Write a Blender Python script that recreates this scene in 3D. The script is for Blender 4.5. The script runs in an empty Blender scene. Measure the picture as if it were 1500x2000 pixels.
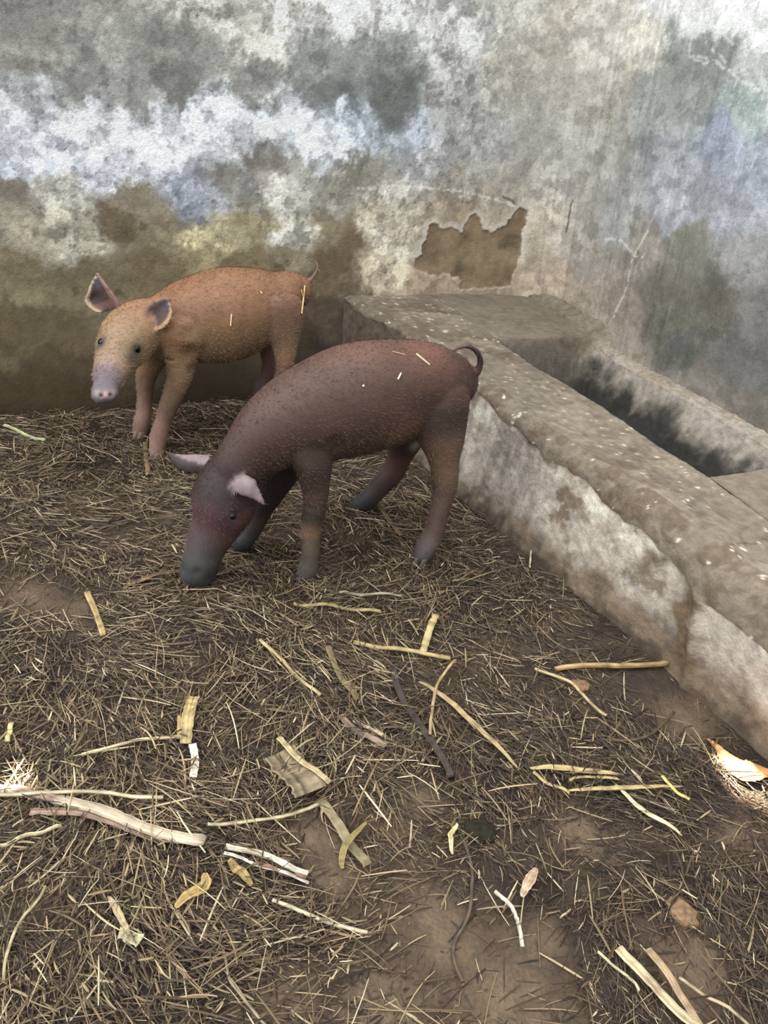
import bpy, bmesh, math, random
import numpy as np
from mathutils import Vector, Matrix
from mathutils.kdtree import KDTree

S = bpy.context.scene
COL = S.collection
random.seed(7); rng = np.random.default_rng(11)

# ------------------------------------------------------------------ camera
FPX, PITCH, ROLL, H = 1560.0, 31.0, 9.5, 1.4
_t = math.radians(PITCH)
CF = np.array([0, math.cos(_t), -math.sin(_t)])
_u = np.array([0, math.sin(_t), math.cos(_t)]); _r = np.array([1., 0, 0])
_c, _s = math.cos(math.radians(ROLL)), math.sin(math.radians(ROLL))
CR = _r*_c + _u*_s
CU = -_r*_s + _u*_c
CC = np.array([0, 0, H])
cd = bpy.data.cameras.new('camera'); cam = bpy.data.objects.new('camera', cd); COL.objects.link(cam)
M = Matrix(((CR[0], CU[0], -CF[0], CC[0]), (CR[1], CU[1], -CF[1], CC[1]), (CR[2], CU[2], -CF[2], CC[2]), (0, 0, 0, 1)))
cam.matrix_world = M
cd.sensor_fit = 'VERTICAL'; cd.sensor_height = 24; cd.lens = FPX/2000*24
cd.clip_start = 0.05
S.camera = cam

# ------------------------------------------------------------------ view, sky, sun
vs = S.view_settings
S.display_settings.display_device = 'sRGB'
vs.view_transform = 'Standard'; vs.look = 'None'; vs.gamma = 1; vs.use_curve_mapping = False
vs.exposure = 0.5
W = bpy.data.worlds.new('world'); S.world = W; W.use_nodes = True
_N, _L = W.node_tree.nodes, W.node_tree.links
bg = _N['Background']                                  # overcast sky, brighter overhead; dull ground below the horizon
_g = _N.new('ShaderNodeTexCoord'); _x = _N.new('ShaderNodeSeparateXYZ'); _r_ = _N.new('ShaderNodeValToRGB')
_L.new(_g.outputs['Generated'], _x.inputs[0]); _m = _N.new('ShaderNodeMapRange'); _m.inputs['From Min'].default_value = -1
_L.new(_x.outputs['Z'], _m.inputs['Value']); _L.new(_m.outputs[0], _r_.inputs[0]); _L.new(_r_.outputs[0], bg.inputs['Color'])
_e = _r_.color_ramp.elements; _e[0].position = .49; _e[0].color = (.10, .085, .07, 1); _e[1].position = 1.0; _e[1].color = (.93, .97, 1, 1)
_k = _e.new(.51); _k.color = (.36, .37, .38, 1); _k = _e.new(.75); _k.color = (.68, .71, .74, 1)
# the shed is open towards the left: more sky light from there than from the right and from behind
_d = _N.new('ShaderNodeVectorMath'); _d.operation = 'DOT_PRODUCT'; _L.new(_g.outputs['Generated'], _d.inputs[0]); _d.inputs[1].default_value = (-.83, .10, .55)
_q = _N.new('ShaderNodeMapRange'); _q.inputs['From Min'].default_value = -.5; _q.inputs['From Max'].default_value = 1.0
_q.inputs['To Min'].default_value = .7; _q.inputs['To Max'].default_value = 4.8; _L.new(_d.outputs['Value'], _q.inputs['Value'])
_L.new(_q.outputs[0], bg.inputs['Strength'])
SUN_TO = np.array([-.52, .86, .86]); SUN_TO /= np.linalg.norm(SUN_TO)
sl = bpy.data.lights.new('sun', 'SUN'); sl.energy = 110; sl.color = (1, .86, .66); sl.angle = math.radians(.53)
so = bpy.data.objects.new('sun', sl); COL.objects.link(so)
so.rotation_euler = Vector(SUN_TO).to_track_quat('Z', 'Y').to_euler(); so.location = (0, 6, 7)

# ------------------------------------------------------------------ helpers: rays
def ray(x, y): return CF*FPX + CR*(x-750) + CU*(1000-y)
def fl(x, y, z=0.0): d = ray(x, y); return CC + d*(z-H)/d[2]
def onplane(x, y, P, n): d = ray(x, y); return CC + d*(np.dot(P-CC, n))/np.dot(d, n)
def atdepth(x, y, dep): return CC + ray(x, y)*dep/FPX
def depth(p): return float(np.dot(np.asarray(p)-CC, CF))

def lin(c):
    c = np.asarray(c, float)/255.0
    return np.where(c <= .04045, c/12.92, ((c+.055)/1.055)**2.4)
def sm(a, b, x):
    t = np.clip((x-a)/(b-a), 0, 1); return t*t*(3-2*t)

_P = rng.integers(0, 1 << 30, 4096).astype(np.int64)
def _hash(ix, iy, iz):
    h = _P[(ix & 4095)]; h = _P[(h + iy) & 4095]; h = _P[(h + iz) & 4095]
    return (h & 0xffff)/65535.0
def vnoise(x, y, z=0.0):
    x, y, z = np.broadcast_arrays(np.asarray(x, float), np.asarray(y, float), np.asarray(z, float))
    ix, iy, iz = (np.floor(v).astype(np.int64) for v in (x, y, z))
    fx, fy, fz = x-ix, y-iy, z-iz
    fx, fy, fz = (v*v*v*(v*(v*6-15)+10) for v in (fx, fy, fz))
    r = 0
    for dx in (0, 1):
        for dy in (0, 1):
            for dz in (0, 1):
                w = (fx if dx else 1-fx)*(fy if dy else 1-fy)*(fz if dz else 1-fz)
                r = r + w*_hash(ix+dx, iy+dy, iz+dz)
    return r
def fbm(x, y, z=0.0, o=5, gain=.55, seed=0):
    a, s, n, f = 1.0, 0.0, 0.0, 1.0
    for i in range(o):
        s = s + a*(vnoise(np.asarray(x)*f+seed*17.3+i*5.1, np.asarray(y)*f+seed*7.7+i*3.3, np.asarray(z)*f+seed*3.1)-.5)
        n += a; a *= gain; f *= 2.03
    return s/n*2      # about -1..1 (mostly -.5...5)

# ------------------------------------------------------------------ helpers: objects
def mesh_np(name, V, Fq, cols=None, mat=None, parent=None, smooth=True):
    me = bpy.data.meshes.new(name)
    V = np.asarray(V, np.float32)
    if isinstance(Fq, np.ndarray):
        k = Fq.shape[1]; n = len(Fq)
        me.vertices.add(len(V)); me.vertices.foreach_set('co', V.ravel())
        me.loops.add(n*k); me.loops.foreach_set('vertex_index', Fq.astype(np.int32).ravel())
        me.polygons.add(n); me.polygons.foreach_set('loop_start', np.arange(0, n*k, k, dtype=np.int32))
        me.update(calc_edges=True)
    else:
        me.from_pydata([tuple(v) for v in V], [], Fq); me.update()
    me.polygons.foreach_set('use_smooth', [smooth]*len(me.polygons))
    if cols is not None:
        a = me.color_attributes.new('tint', 'FLOAT_COLOR', 'POINT')
        c = np.ones((len(V), 4), np.float32); c[:, :3] = cols
        a.data.foreach_set('color', c.ravel())
    if mat: me.materials.append(mat)
    o = bpy.data.objects.new(name, me); COL.objects.link(o)
    if parent: o.parent = parent
    return o
def tag(o, label, cat, group=None, kind=None):
    if label: o['label'] = label
    if cat: o['category'] = cat
    if group: o['group'] = group
    if kind: o['kind'] = kind
    return o
def empty(name, loc):
    o = bpy.data.objects.new(name, None); COL.objects.link(o); o.location = loc; o.empty_display_size = .05
    return o
def grid_faces(nu, nv):
    i = np.arange((nu-1)*(nv-1)); a = (i//(nv-1))*nv + i % (nv-1)
    return np.stack([a, a+nv, a+nv+1, a+1], 1)

def mat_tint(name, rough=.85, scale=200., bump=.3, dist=.002, var=.12, spec=.3, coarse=30., sheen=0):
    m = bpy.data.materials.new(name); m.use_nodes = True
    nt = m.node_tree; N = nt.nodes; Lk = nt.links; b = N['Principled BSDF']
    at = N.new('ShaderNodeAttribute'); at.attribute_name = 'tint'
    tc = N.new('ShaderNodeTexCoord')
    n1 = N.new('ShaderNodeTexNoise'); n1.inputs['Scale'].default_value = scale; n1.inputs['Detail'].default_value = 4
    n2 = N.new('ShaderNodeTexNoise'); n2.inputs['Scale'].default_value = coarse; n2.inputs['Detail'].default_value = 5
    for n in (n1, n2): Lk.new(tc.outputs['Object'], n.inputs['Vector'])
    ad = N.new('ShaderNodeMath'); ad.operation = 'ADD'; Lk.new(n1.outputs['Fac'], ad.inputs[0]); Lk.new(n2.outputs['Fac'], ad.inputs[1])
    mr = N.new('ShaderNodeMapRange'); mr.inputs['From Min'].default_value = .7; mr.inputs['From Max'].default_value = 1.3
    mr.inputs['To Min'].default_value = 1-var; mr.inputs['To Max'].default_value = 1+var
    Lk.new(ad.outputs[0], mr.inputs['Value'])
    sc = N.new('ShaderNodeVectorMath'); sc.operation = 'SCALE'
    Lk.new(at.outputs['Color'], sc.inputs[0]); Lk.new(mr.outputs[0], sc.inputs['Scale'])
    Lk.new(sc.outputs[0], b.inputs['Base Color'])
    b.inputs['Roughness'].default_value = rough; b.inputs['Specular IOR Level'].default_value = spec
    if sheen: b.inputs['Sheen Weight'].default_value = sheen
    bp = N.new('ShaderNodeBump'); bp.inputs['Strength'].default_value = bump; bp.inputs['Distance'].default_value = dist
    Lk.new(ad.outputs[0], bp.inputs['Height']); Lk.new(bp.outputs[0], b.inputs['Normal'])
    return m
def mat_plain(name, col, rough=.6, scale=80, var=.2, spec=.4, bump=.3):
    m = bpy.data.materials.new(name); m.use_nodes = True
    nt = m.node_tree; N = nt.nodes; Lk = nt.links; b = N['Principled BSDF']
    tc = N.new('ShaderNodeTexCoord')
    n = N.new('ShaderNodeTexNoise'); n.inputs['Scale'].default_value = scale; n.inputs['Detail'].default_value = 4
    Lk.new(tc.outputs['Object'], n.inputs['Vector'])
    r = N.new('ShaderNodeValToRGB'); c = lin(col)
    r.color_ramp.elements[0].position = .3; r.color_ramp.elements[1].position = .7
    r.color_ramp.elements[0].color = (*(c*(1-var)), 1); r.color_ramp.elements[1].color = (*(np.clip(c*(1+var), 0, 1)), 1)
    Lk.new(n.outputs['Fac'], r.inputs[0]); Lk.new(r.outputs[0], b.inputs['Base Color'])
    b.inputs['Roughness'].default_value = rough; b.inputs['Specular IOR Level'].default_value = spec
    bp = N.new('ShaderNodeBump'); bp.inputs['Strength'].default_value = bump; bp.inputs['Distance'].default_value = .001
    Lk.new(n.outputs['Fac'], bp.inputs['Height']); Lk.new(bp.outputs[0], b.inputs['Normal'])
    return m

M_WALL = mat_tint('stained lime plaster', .92, 260, .6, .003, .13, .15, 90)
M_TROUGH = mat_tint('worn cement', .85, 140, .6, .003, .14, .3, 35)
M_SOIL = mat_tint('trampled soil', .9, 120, .9, .006, .25, .25, 22)
M_STRAW = mat_tint('dry straw', .65, 300, .2, .0005, .15, .35, 60)
M_COAT = mat_tint('pig coat', .62, 220, .35, .0012, .12, .35, 30)
M_HAIR = mat_tint('pig bristles', .5, 300, .1, .0003, .1, .4, 60)

# ------------------------------------------------------------------ wall layout
A0 = math.radians(31.7)
U1 = np.array([math.cos(A0), math.sin(A0)]); U2 = np.array([math.sin(A0), -math.cos(A0)])
K = np.array([.555, 3.93])
RF = .20                      # radius of the rounded corner
ARC = RF*math.pi/2
def plan(s):
    """s<0 runs along the back wall, s>0 along the right wall; returns point and inward normal"""
    s = np.asarray(s, float); P = np.zeros(s.shape+(2,)); Nn = np.zeros(s.shape+(2,))
    cc = K - U1*RF + U2*RF    # centre of the corner arc
    a = np.clip((s+ARC/2)/ARC, 0, 1)*math.pi/2
    nin = np.cos(a)[..., None]*U2 - np.sin(a)[..., None]*U1
    P = cc - nin*RF
    P = P + np.where(s < -ARC/2, s+ARC/2, 0)[..., None]*U1 + np.where(s > ARC/2, s-ARC/2, 0)[..., None]*U2
    return P, nin
P1n = np.array([*U2, 0.]); P2n = np.array([*U1, 0.]); K3 = np.array([*K, 0.])
def wall_sz(x, y, side):
    p = onplane(x, y, K3, P1n if side == 'b' else P2n)
    d = float((p[:2]-K) @ (U1 if side == 'b' else U2))
    # K to arc start is RF, arc itself ARC long
    q = -(abs(d)-RF+ARC/2) if side == 'b' else (abs(d)-RF+ARC/2)
    if abs(d) < RF: q = (-1 if side == 'b' else 1)*abs(d)/RF*ARC/2
    return q, float(p[2])

BACK = [(30,30,150,148,140),(200,40,165,163,155),(400,30,188,186,178),(550,12,220,218,210),(680,10,238,238,234),(800,20,240,240,236),(900,60,200,200,195),(1000,20,215,212,200),
(50,110,160,158,150),(200,110,160,160,152),(350,110,150,150,142),(500,90,195,192,182),(620,110,150,155,148),(750,110,150,152,148),(900,120,180,180,174),(1000,100,192,187,172),(1080,60,205,198,182),
(40,190,185,190,192),(130,190,150,150,145),(250,180,155,155,150),(350,170,138,138,130),(500,170,150,150,142),(650,190,125,130,126),(760,190,112,118,114),(900,200,165,165,162),(1000,200,182,178,168),
(40,260,222,228,235),(160,250,235,238,243),(300,260,225,230,235),(420,240,232,238,245),(560,240,232,240,246),(680,250,185,195,205),(800,270,165,172,182),(950,270,172,172,170),
(40,320,210,216,226),(100,330,215,220,230),(180,330,208,213,222),(330,310,228,232,238),(450,290,222,226,231),(520,320,148,142,134),(620,300,228,233,240),(700,330,145,140,126),(820,330,178,178,178),(950,330,184,180,172),
(30,390,135,126,112),(120,390,195,192,180),(250,400,150,140,115),(360,365,168,176,192),(390,390,160,166,178),(450,370,150,148,140),(560,350,195,192,182),(640,390,170,166,150),(760,370,200,195,180),(900,380,175,168,152),
(50,460,168,160,136),(150,450,188,182,160),(225,425,112,97,72),(300,450,152,140,108),(390,455,198,184,140),(480,440,162,150,115),(570,465,205,202,184),(650,440,150,135,105),(680,470,126,108,80),(760,450,204,194,172),(740,420,190,180,155),
(50,540,132,120,88),(150,540,122,110,80),(300,520,128,112,80),(400,500,165,150,110),(480,510,134,118,84),(560,500,150,138,108),(650,540,118,100,72),(760,530,204,188,160),(820,560,170,150,125),(900,410,165,148,122),(960,400,185,175,155),(1020,480,190,175,150),(1020,550,185,165,140),
(40,650,92,79,53),(120,640,90,77,53),(120,720,72,60,42),(40,740,70,58,40),(40,800,58,48,35),(400,650,70,59,43),(650,620,88,73,55),(400,760,44,38,30),(600,700,50,42,34),(700,640,74,62,49)]
RIGHT = [(1100,150,200,194,180),(1200,60,212,206,194),(1245,100,230,225,208),(1190,200,188,182,168),(1300,20,242,242,240),(1400,20,250,250,248),(1400,110,150,156,150),(1480,60,248,248,246),(1340,110,155,158,152),(1480,150,200,205,200),(1350,190,162,166,162),(1450,210,175,190,184),(1250,200,170,172,168),(1150,300,182,180,172),(1300,300,168,174,176),(1420,290,165,172,188),(1480,350,178,184,194),
(1080,420,200,190,172),(1130,380,185,180,170),(1200,430,182,182,180),(1320,400,182,184,190),(1450,440,172,175,182),(1130,520,184,176,162),(1250,490,165,155,142),(1350,480,142,140,126),(1450,520,162,160,157),(1080,560,192,172,148),(1150,590,178,164,145),(1200,600,165,152,135),(1300,570,130,124,108),(1300,640,118,115,100),(1400,600,115,110,98),(1480,620,135,132,126),(1220,660,165,152,135),(1330,700,108,107,99),(1450,700,122,118,112),(1400,780,140,132,120),(1480,830,128,120,108),(1300,740,150,142,128)]
ctrl = []
for side, L in (('b', BACK), ('r', RIGHT)):
    for x, y, r, g, b in L:
        s, z = wall_sz(x, y, side); ctrl.append((s, z, *lin((r, g, b))))
ctrl = np.array(ctrl)
# extra control points outside the frame so that the walls go on plausibly
ctrl = np.vstack([ctrl, [[s, z, *lin(c)] for s, z, c in ((-3.2, .3, (110, 95, 68)), (-3.2, 1.0, (185, 185, 180)), (-3, 1.9, (170, 168, 160)), (-1, 2.0, (220, 218, 210)), (1, 2.0, (240, 240, 236)), (2.6, .5, (135, 130, 120)), (2.6, 1.4, (190, 190, 186)), (0, 2.6, (215, 212, 204)), (-2.5, 2.8, (190, 188, 180)), (2.5, 2.6, (210, 210, 205)))]])
ctrl[:, 2:] = np.clip(ctrl[:, 2:]*.82, 0, .83)

PATCH = [(x, y) for x, y in ((812,525),(810,505),(823,498),(825,480),(836,470),(838,440),(850,436),(862,452),(880,445),(905,455),(910,440),(922,424),(932,420),(940,428),(945,450),(965,455),(980,445),(990,440),(1000,425),(1012,408),(1035,410),(1030,440),(1022,470),(1018,505),(1000,560),(940,565),(900,565),(905,548),(870,535),(850,540),(830,535))]
PATCH_SZ = np.array([wall_sz(x, y, 'b') for x, y in PATCH])
def poly_sd(px, py, poly):
    """signed distance to a polygon (negative inside)"""
    d = np.full(px.shape, 1e9); inside = np.zeros(px.shape, bool); n = len(poly)
    for i in range(n):
        x1, y1 = poly[i]; x2, y2 = poly[(i+1) % n]
        ex, ey = x2-x1, y2-y1; wx, wy = px-x1, py-y1
        t = np.clip((wx*ex+wy*ey)/(ex*ex+ey*ey+1e-12), 0, 1)
        d = np.minimum(d, np.hypot(wx-ex*t, wy-ey*t))
        c = ((y1 > py) != (y2 > py)) & (px < (x2-x1)*(py-y1)/(y2-y1+1e-12)+x1)
        inside ^= c
    return np.where(inside, -d, d)

def crack_mask(s, z, lines, w=.003):
    m = np.zeros(s.shape)
    for side, pts in lines:
        q = np.array([wall_sz(x, y, side) for x, y in pts])
        for (a, b), (c, d) in zip(q[:-1], q[1:]):
            sel = (s > min(a, c)-.06) & (s < max(a, c)+.06) & (z > min(b, d)-.06) & (z < max(b, d)+.06)
            if not sel.any(): continue
            ss, zz = s[sel], z[sel]
            ss = ss + .012*fbm(ss*14, zz*14, 3.3, 3); zz = zz + .012*fbm(ss*14, zz*14, 8.8, 3)
            ex, ey = c-a, d-b; t = np.clip(((ss-a)*ex+(zz-b)*ey)/(ex*ex+ey*ey), 0, 1)
            dd = np.hypot(ss-a-ex*t, zz-b-ey*t)
            m[sel] = np.maximum(m[sel], 1-sm(w*.5, w*1.6, dd))
    return m
WHITE_CRACKS = [('r', [(1355,60),(1345,110),(1390,115),(1440,150),(1480,140)]), ('r', [(1370,50),(1380,90),(1415,120)]), ('r', [(1390,115),(1375,125),(1355,118)]), ('r', [(1440,150),(1495,180)]), ('r', [(1440,150),(1430,175)]),
 ('r', [(1340,60),(1325,70)]), ('r', [(1240,500),(1215,470),(1180,468)]), ('r', [(1240,500),(1262,455),(1285,405)]), ('r', [(1240,500),(1225,560),(1200,620)]), ('r', [(1240,500),(1265,505)]),
 ('b', [(700,368),(800,362),(880,370),(960,385),(1010,405),(1035,425)]), ('r', [(1410,60),(1430,90),(1450,95)])]
DARK_CRACKS = [('r', [(1073,372),(1064,405),(1056,430)]), ('b', [(985,385),(1012,402),(1028,412)])]

ADDED_HOLES = []                    # (s, z, radius) holes added to the wall above the frame to throw the sun spots
def add_hole_for(px, py, r):
    g = fl(px, py, .03)
    # march towards the sun until it meets a wall
    for t in np.arange(.5, 6, .002):
        p = g + SUN_TO*t; d = p[:2]-K
        if d @ U2 < 0: ADDED_HOLES.append(((d @ U1)+RF-ARC/2, p[2], r)); return
        if d @ U1 > 0: ADDED_HOLES.append(((d @ U2)-RF+ARC/2, p[2], r)); return
add_hole_for(1442, 1500, .05); add_hole_for(35, 1512, .032)
print('HOLES', ADDED_HOLES)

def wall_colour(s, z):
    # organic warp of the sparse stains, overexposed top and dim foot painted in
    w1 = fbm(s*5, z*5, 1.7, 6, .68, 1); w2 = fbm(s*5, z*5, 9.1, 6, .68, 2)
    ws, wz = s+.15*w1, z+.13*w2
    out = np.zeros(s.shape+(3,)); wt = np.zeros(s.shape)
    for a, b, r, g, bl in ctrl:
        d2 = (ws-a)**2+((wz-b)*1.25)**2
        w = 1/(d2+.0004)**2.7
        wt += w; out += w[..., None]*np.array([r, g, bl])
    c = out/wt[..., None]
    lum = c.mean(-1)
    c = c*.80+lum[..., None]*.20*np.array([1.03, 1.0, .95])
    # flaking whitewash: paler grains and darker pits, crisp at small scale
    n1 = fbm(s*22, z*22, .5, 5, .65, 3); n2 = fbm(s*9, z*9, 4.5, 5, .6, 4); n3 = fbm(s*60, z*60, 2.2, 3, .6, 5)
    hi = sm(.04, .20, n1+.5*n2)
    lo = sm(.08, .26, -n1*.8+.5*fbm(s*14, z*14, 7.7, 4, .6, 6))
    amp = sm(.12, .40, lum)*(1-.62*sm(-.75, -.1, s))                       # whitewashed zones break up more than the bare muddy ones
    c = c*(1+(.36*hi-.34*lo)[..., None]*(.35+.65*amp)[..., None])
    c = c*(1+.16*n3[..., None])
    # crisp edges of flakes
    cell = fbm(s*16+.6*w1, z*16+.6*w2, 3.1, 4, .55, 8)
    c = c*(1+.17*np.sign(cell)[..., None]*sm(0, .02, np.abs(cell))[..., None]*amp[..., None])
    # lacy pale rims around the pits of the whitewash
    rd = 1-np.abs(fbm(s*26+w2, z*26+w1, 11.3, 4, .6, 10))*7
    rd2 = 1-np.abs(fbm(s*48+w1, z*48+w2, 1.3, 3, .6, 11))*6
    c = c*(1+(.26*np.clip(rd, 0, 1)*sm(-.1, .2, n2)+.16*np.clip(rd2, 0, 1))[..., None]*amp[..., None]*(1-.6*sm(-.2, .2, s))[..., None])
    spk = sm(.30, .36, fbm(s*75, z*75, 4.1, 3, .6, 14)); c = c*(1-.35*spk*amp)[..., None]
    # runs and streaks down the right wall and the corner
    st = fbm((s+.12*z)*70, z*2.2, 5.5, 4, .6, 9); stm = sm(-.25, .05, s)*(1-sm(.75, 1.2, s))
    c = c*(1+(.24*sm(.08, .45, st)*sm(-.2, .3, w1+n2)-.16*sm(.08, .45, -st))[..., None]*stm[..., None])
    wc = crack_mask(s, z, WHITE_CRACKS, .005)[..., None]*sm(-.3, .15, n1+n3)[..., None]
    c = c*(1-wc*.55)+np.array([.72, .72, .69])*wc*.55
    dc = crack_mask(s, z, DARK_CRACKS, .0035)[..., None]
    c = c*(1-dc*.7)
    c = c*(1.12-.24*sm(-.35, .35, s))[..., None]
    foot_brown = (1-sm(-.03, .05, z-.27+.55*w1+.12*n1))*(1-sm(-.9, -.5, s))      # brown darkening along the wall foot with a ragged edge
    c = c*(1-.5*foot_brown[..., None])+lin((66, 54, 38))*.5*foot_brown[..., None]
    # fallen plaster patch above the trough ledge
    sd = poly_sd(s+.012*fbm(s*40, z*40, 1, 3), z+.012*fbm(s*40, z*40, 6, 3), PATCH_SZ)
    ins = (1-sm(-.004, .003, sd))[..., None]
    br = lin((148, 129, 104))*.82*(1+.75*fbm(s*14, z*14, 2, 6, .65)[..., None])
    c = c*(1-ins)+br*ins
    rim = (sm(.0, .004, sd)*(1-sm(.008, .035, sd+.02*n1)))[..., None]*.75*sm(.52, .6, z)[..., None]
    c = c*(1-rim)+np.array([.62, .58, .50])*rim
    return np.clip(c, .01, .86), sd
def wall_disp(s, z, sd):
    d = .012*fbm(s*1.7, z*1.7, 3.3, 3)+.0035*fbm(s*9, z*9, 1.2, 5, .6)
    d = d-.006*(1-sm(-.004, .004, sd))
    d = d+(.13*(1-sm(.0, .46, z))*sm(.45, .9, -s)*1.0)     # muddy bulging foot of the back wall
    return d
def build_wall(name, s0, s1):
    fine = .0045
    if s0 < -1: ss = np.concatenate([np.arange(s0, -2.65, .02), np.arange(-2.65, s1, fine), [s1]])
    else: ss = np.concatenate([np.arange(s0, 1.85, fine), np.arange(1.85, s1, .02), [s1]])
    zz = np.concatenate([np.arange(-.04, 1.70, fine), np.arange(1.70, 3.0, .015), [3.0]])
    sg, zg = np.meshgrid(ss, zz, indexing='ij')
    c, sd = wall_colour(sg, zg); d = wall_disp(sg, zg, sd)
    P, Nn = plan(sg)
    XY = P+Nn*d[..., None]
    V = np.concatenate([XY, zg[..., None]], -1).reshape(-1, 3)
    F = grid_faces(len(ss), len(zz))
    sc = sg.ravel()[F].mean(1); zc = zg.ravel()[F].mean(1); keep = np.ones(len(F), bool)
    for hs, hz, hr in ADDED_HOLES: keep &= ((sc-hs)**2+(zc-hz)**2) > hr*hr
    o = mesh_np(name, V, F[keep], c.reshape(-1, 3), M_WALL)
    o['kind'] = 'structure'; return o
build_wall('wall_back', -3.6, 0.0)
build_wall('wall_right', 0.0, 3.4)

# ------------------------------------------------------------------ floor
BARE = [(615,1640,.06),(640,1720,.05),(860,1820,.09),(1000,1960,.12),(60,1170,.09),(330,1010,.05),(820,1560,.05),(1130,1620,.07),(1350,1900,.09),(560,1950,.07),(1050,1850,.05),(1240,1480,.05),(380,1050,.05),(1330,1400,.10),(1440,1640,.07),(740,1980,.11),(150,1190,.06)]
PILE = [(200,1700,.22,.035),(100,1850,.22,.03),(420,1680,.12,.02),(620,1230,.14,.016),(1150,1520,.12,.014),(450,1800,.10,.015),(300,1120,.12,.01),(700,1450,.12,.012),(200,1400,.2,.012),(1380,1500,.05,.02)]
BARE_P = [(*fl(x, y)[:2], r) for x, y, r in BARE]; PILE_P = [(*fl(x, y)[:2], r, h) for x, y, r, h in PILE]
def floor_z(x, y):
    x = np.asarray(x, float); y = np.asarray(y, float)
    z = .010*fbm(x*3, y*3, 1.5, 4)+.006*fbm(x*14, y*14, 2.5, 4)
    for a, b, r, h in PILE_P: z = z+.5*h*np.exp(-((x-a)**2+(y-b)**2)/(r*r))
    return z
gx = np.arange(-2.2, 2.0, .008); gy = np.arange(-.3, 4.0, .008)
X, Y = np.meshgrid(gx, gy, indexing='ij')
Z = floor_z(X, Y)
n = fbm(X*6, Y*6, .3, 6, .6, 12); n2 = fbm(X*40, Y*40, .3, 4, .6, 13)
base = lin((72, 58, 44))*.85; dark = lin((42, 33, 25))*.85; pale = lin((96, 79, 62))*.85
a = sm(-.25, .35, n)[..., None]
c = dark*(1-a)+base*a
bm_ = np.zeros(X.shape)
for x0, y0, r in BARE_P: bm_ = np.maximum(bm_, np.exp(-((X-x0)**2+(Y-y0)**2)/(r*r)))
bm_ = (bm_*(1+.6*n))[..., None].clip(0, 1)
c = c*(1-bm_)+pale*bm_
c = c*(1+.25*n2[..., None])
Vv = np.stack([X, Y, Z], -1).reshape(-1, 3)
fo = mesh_np('floor', Vv, grid_faces(len(gx), len(gy)), np.clip(c, .005, .8).reshape(-1, 3), M_SOIL); fo['kind'] = 'structure'

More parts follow.
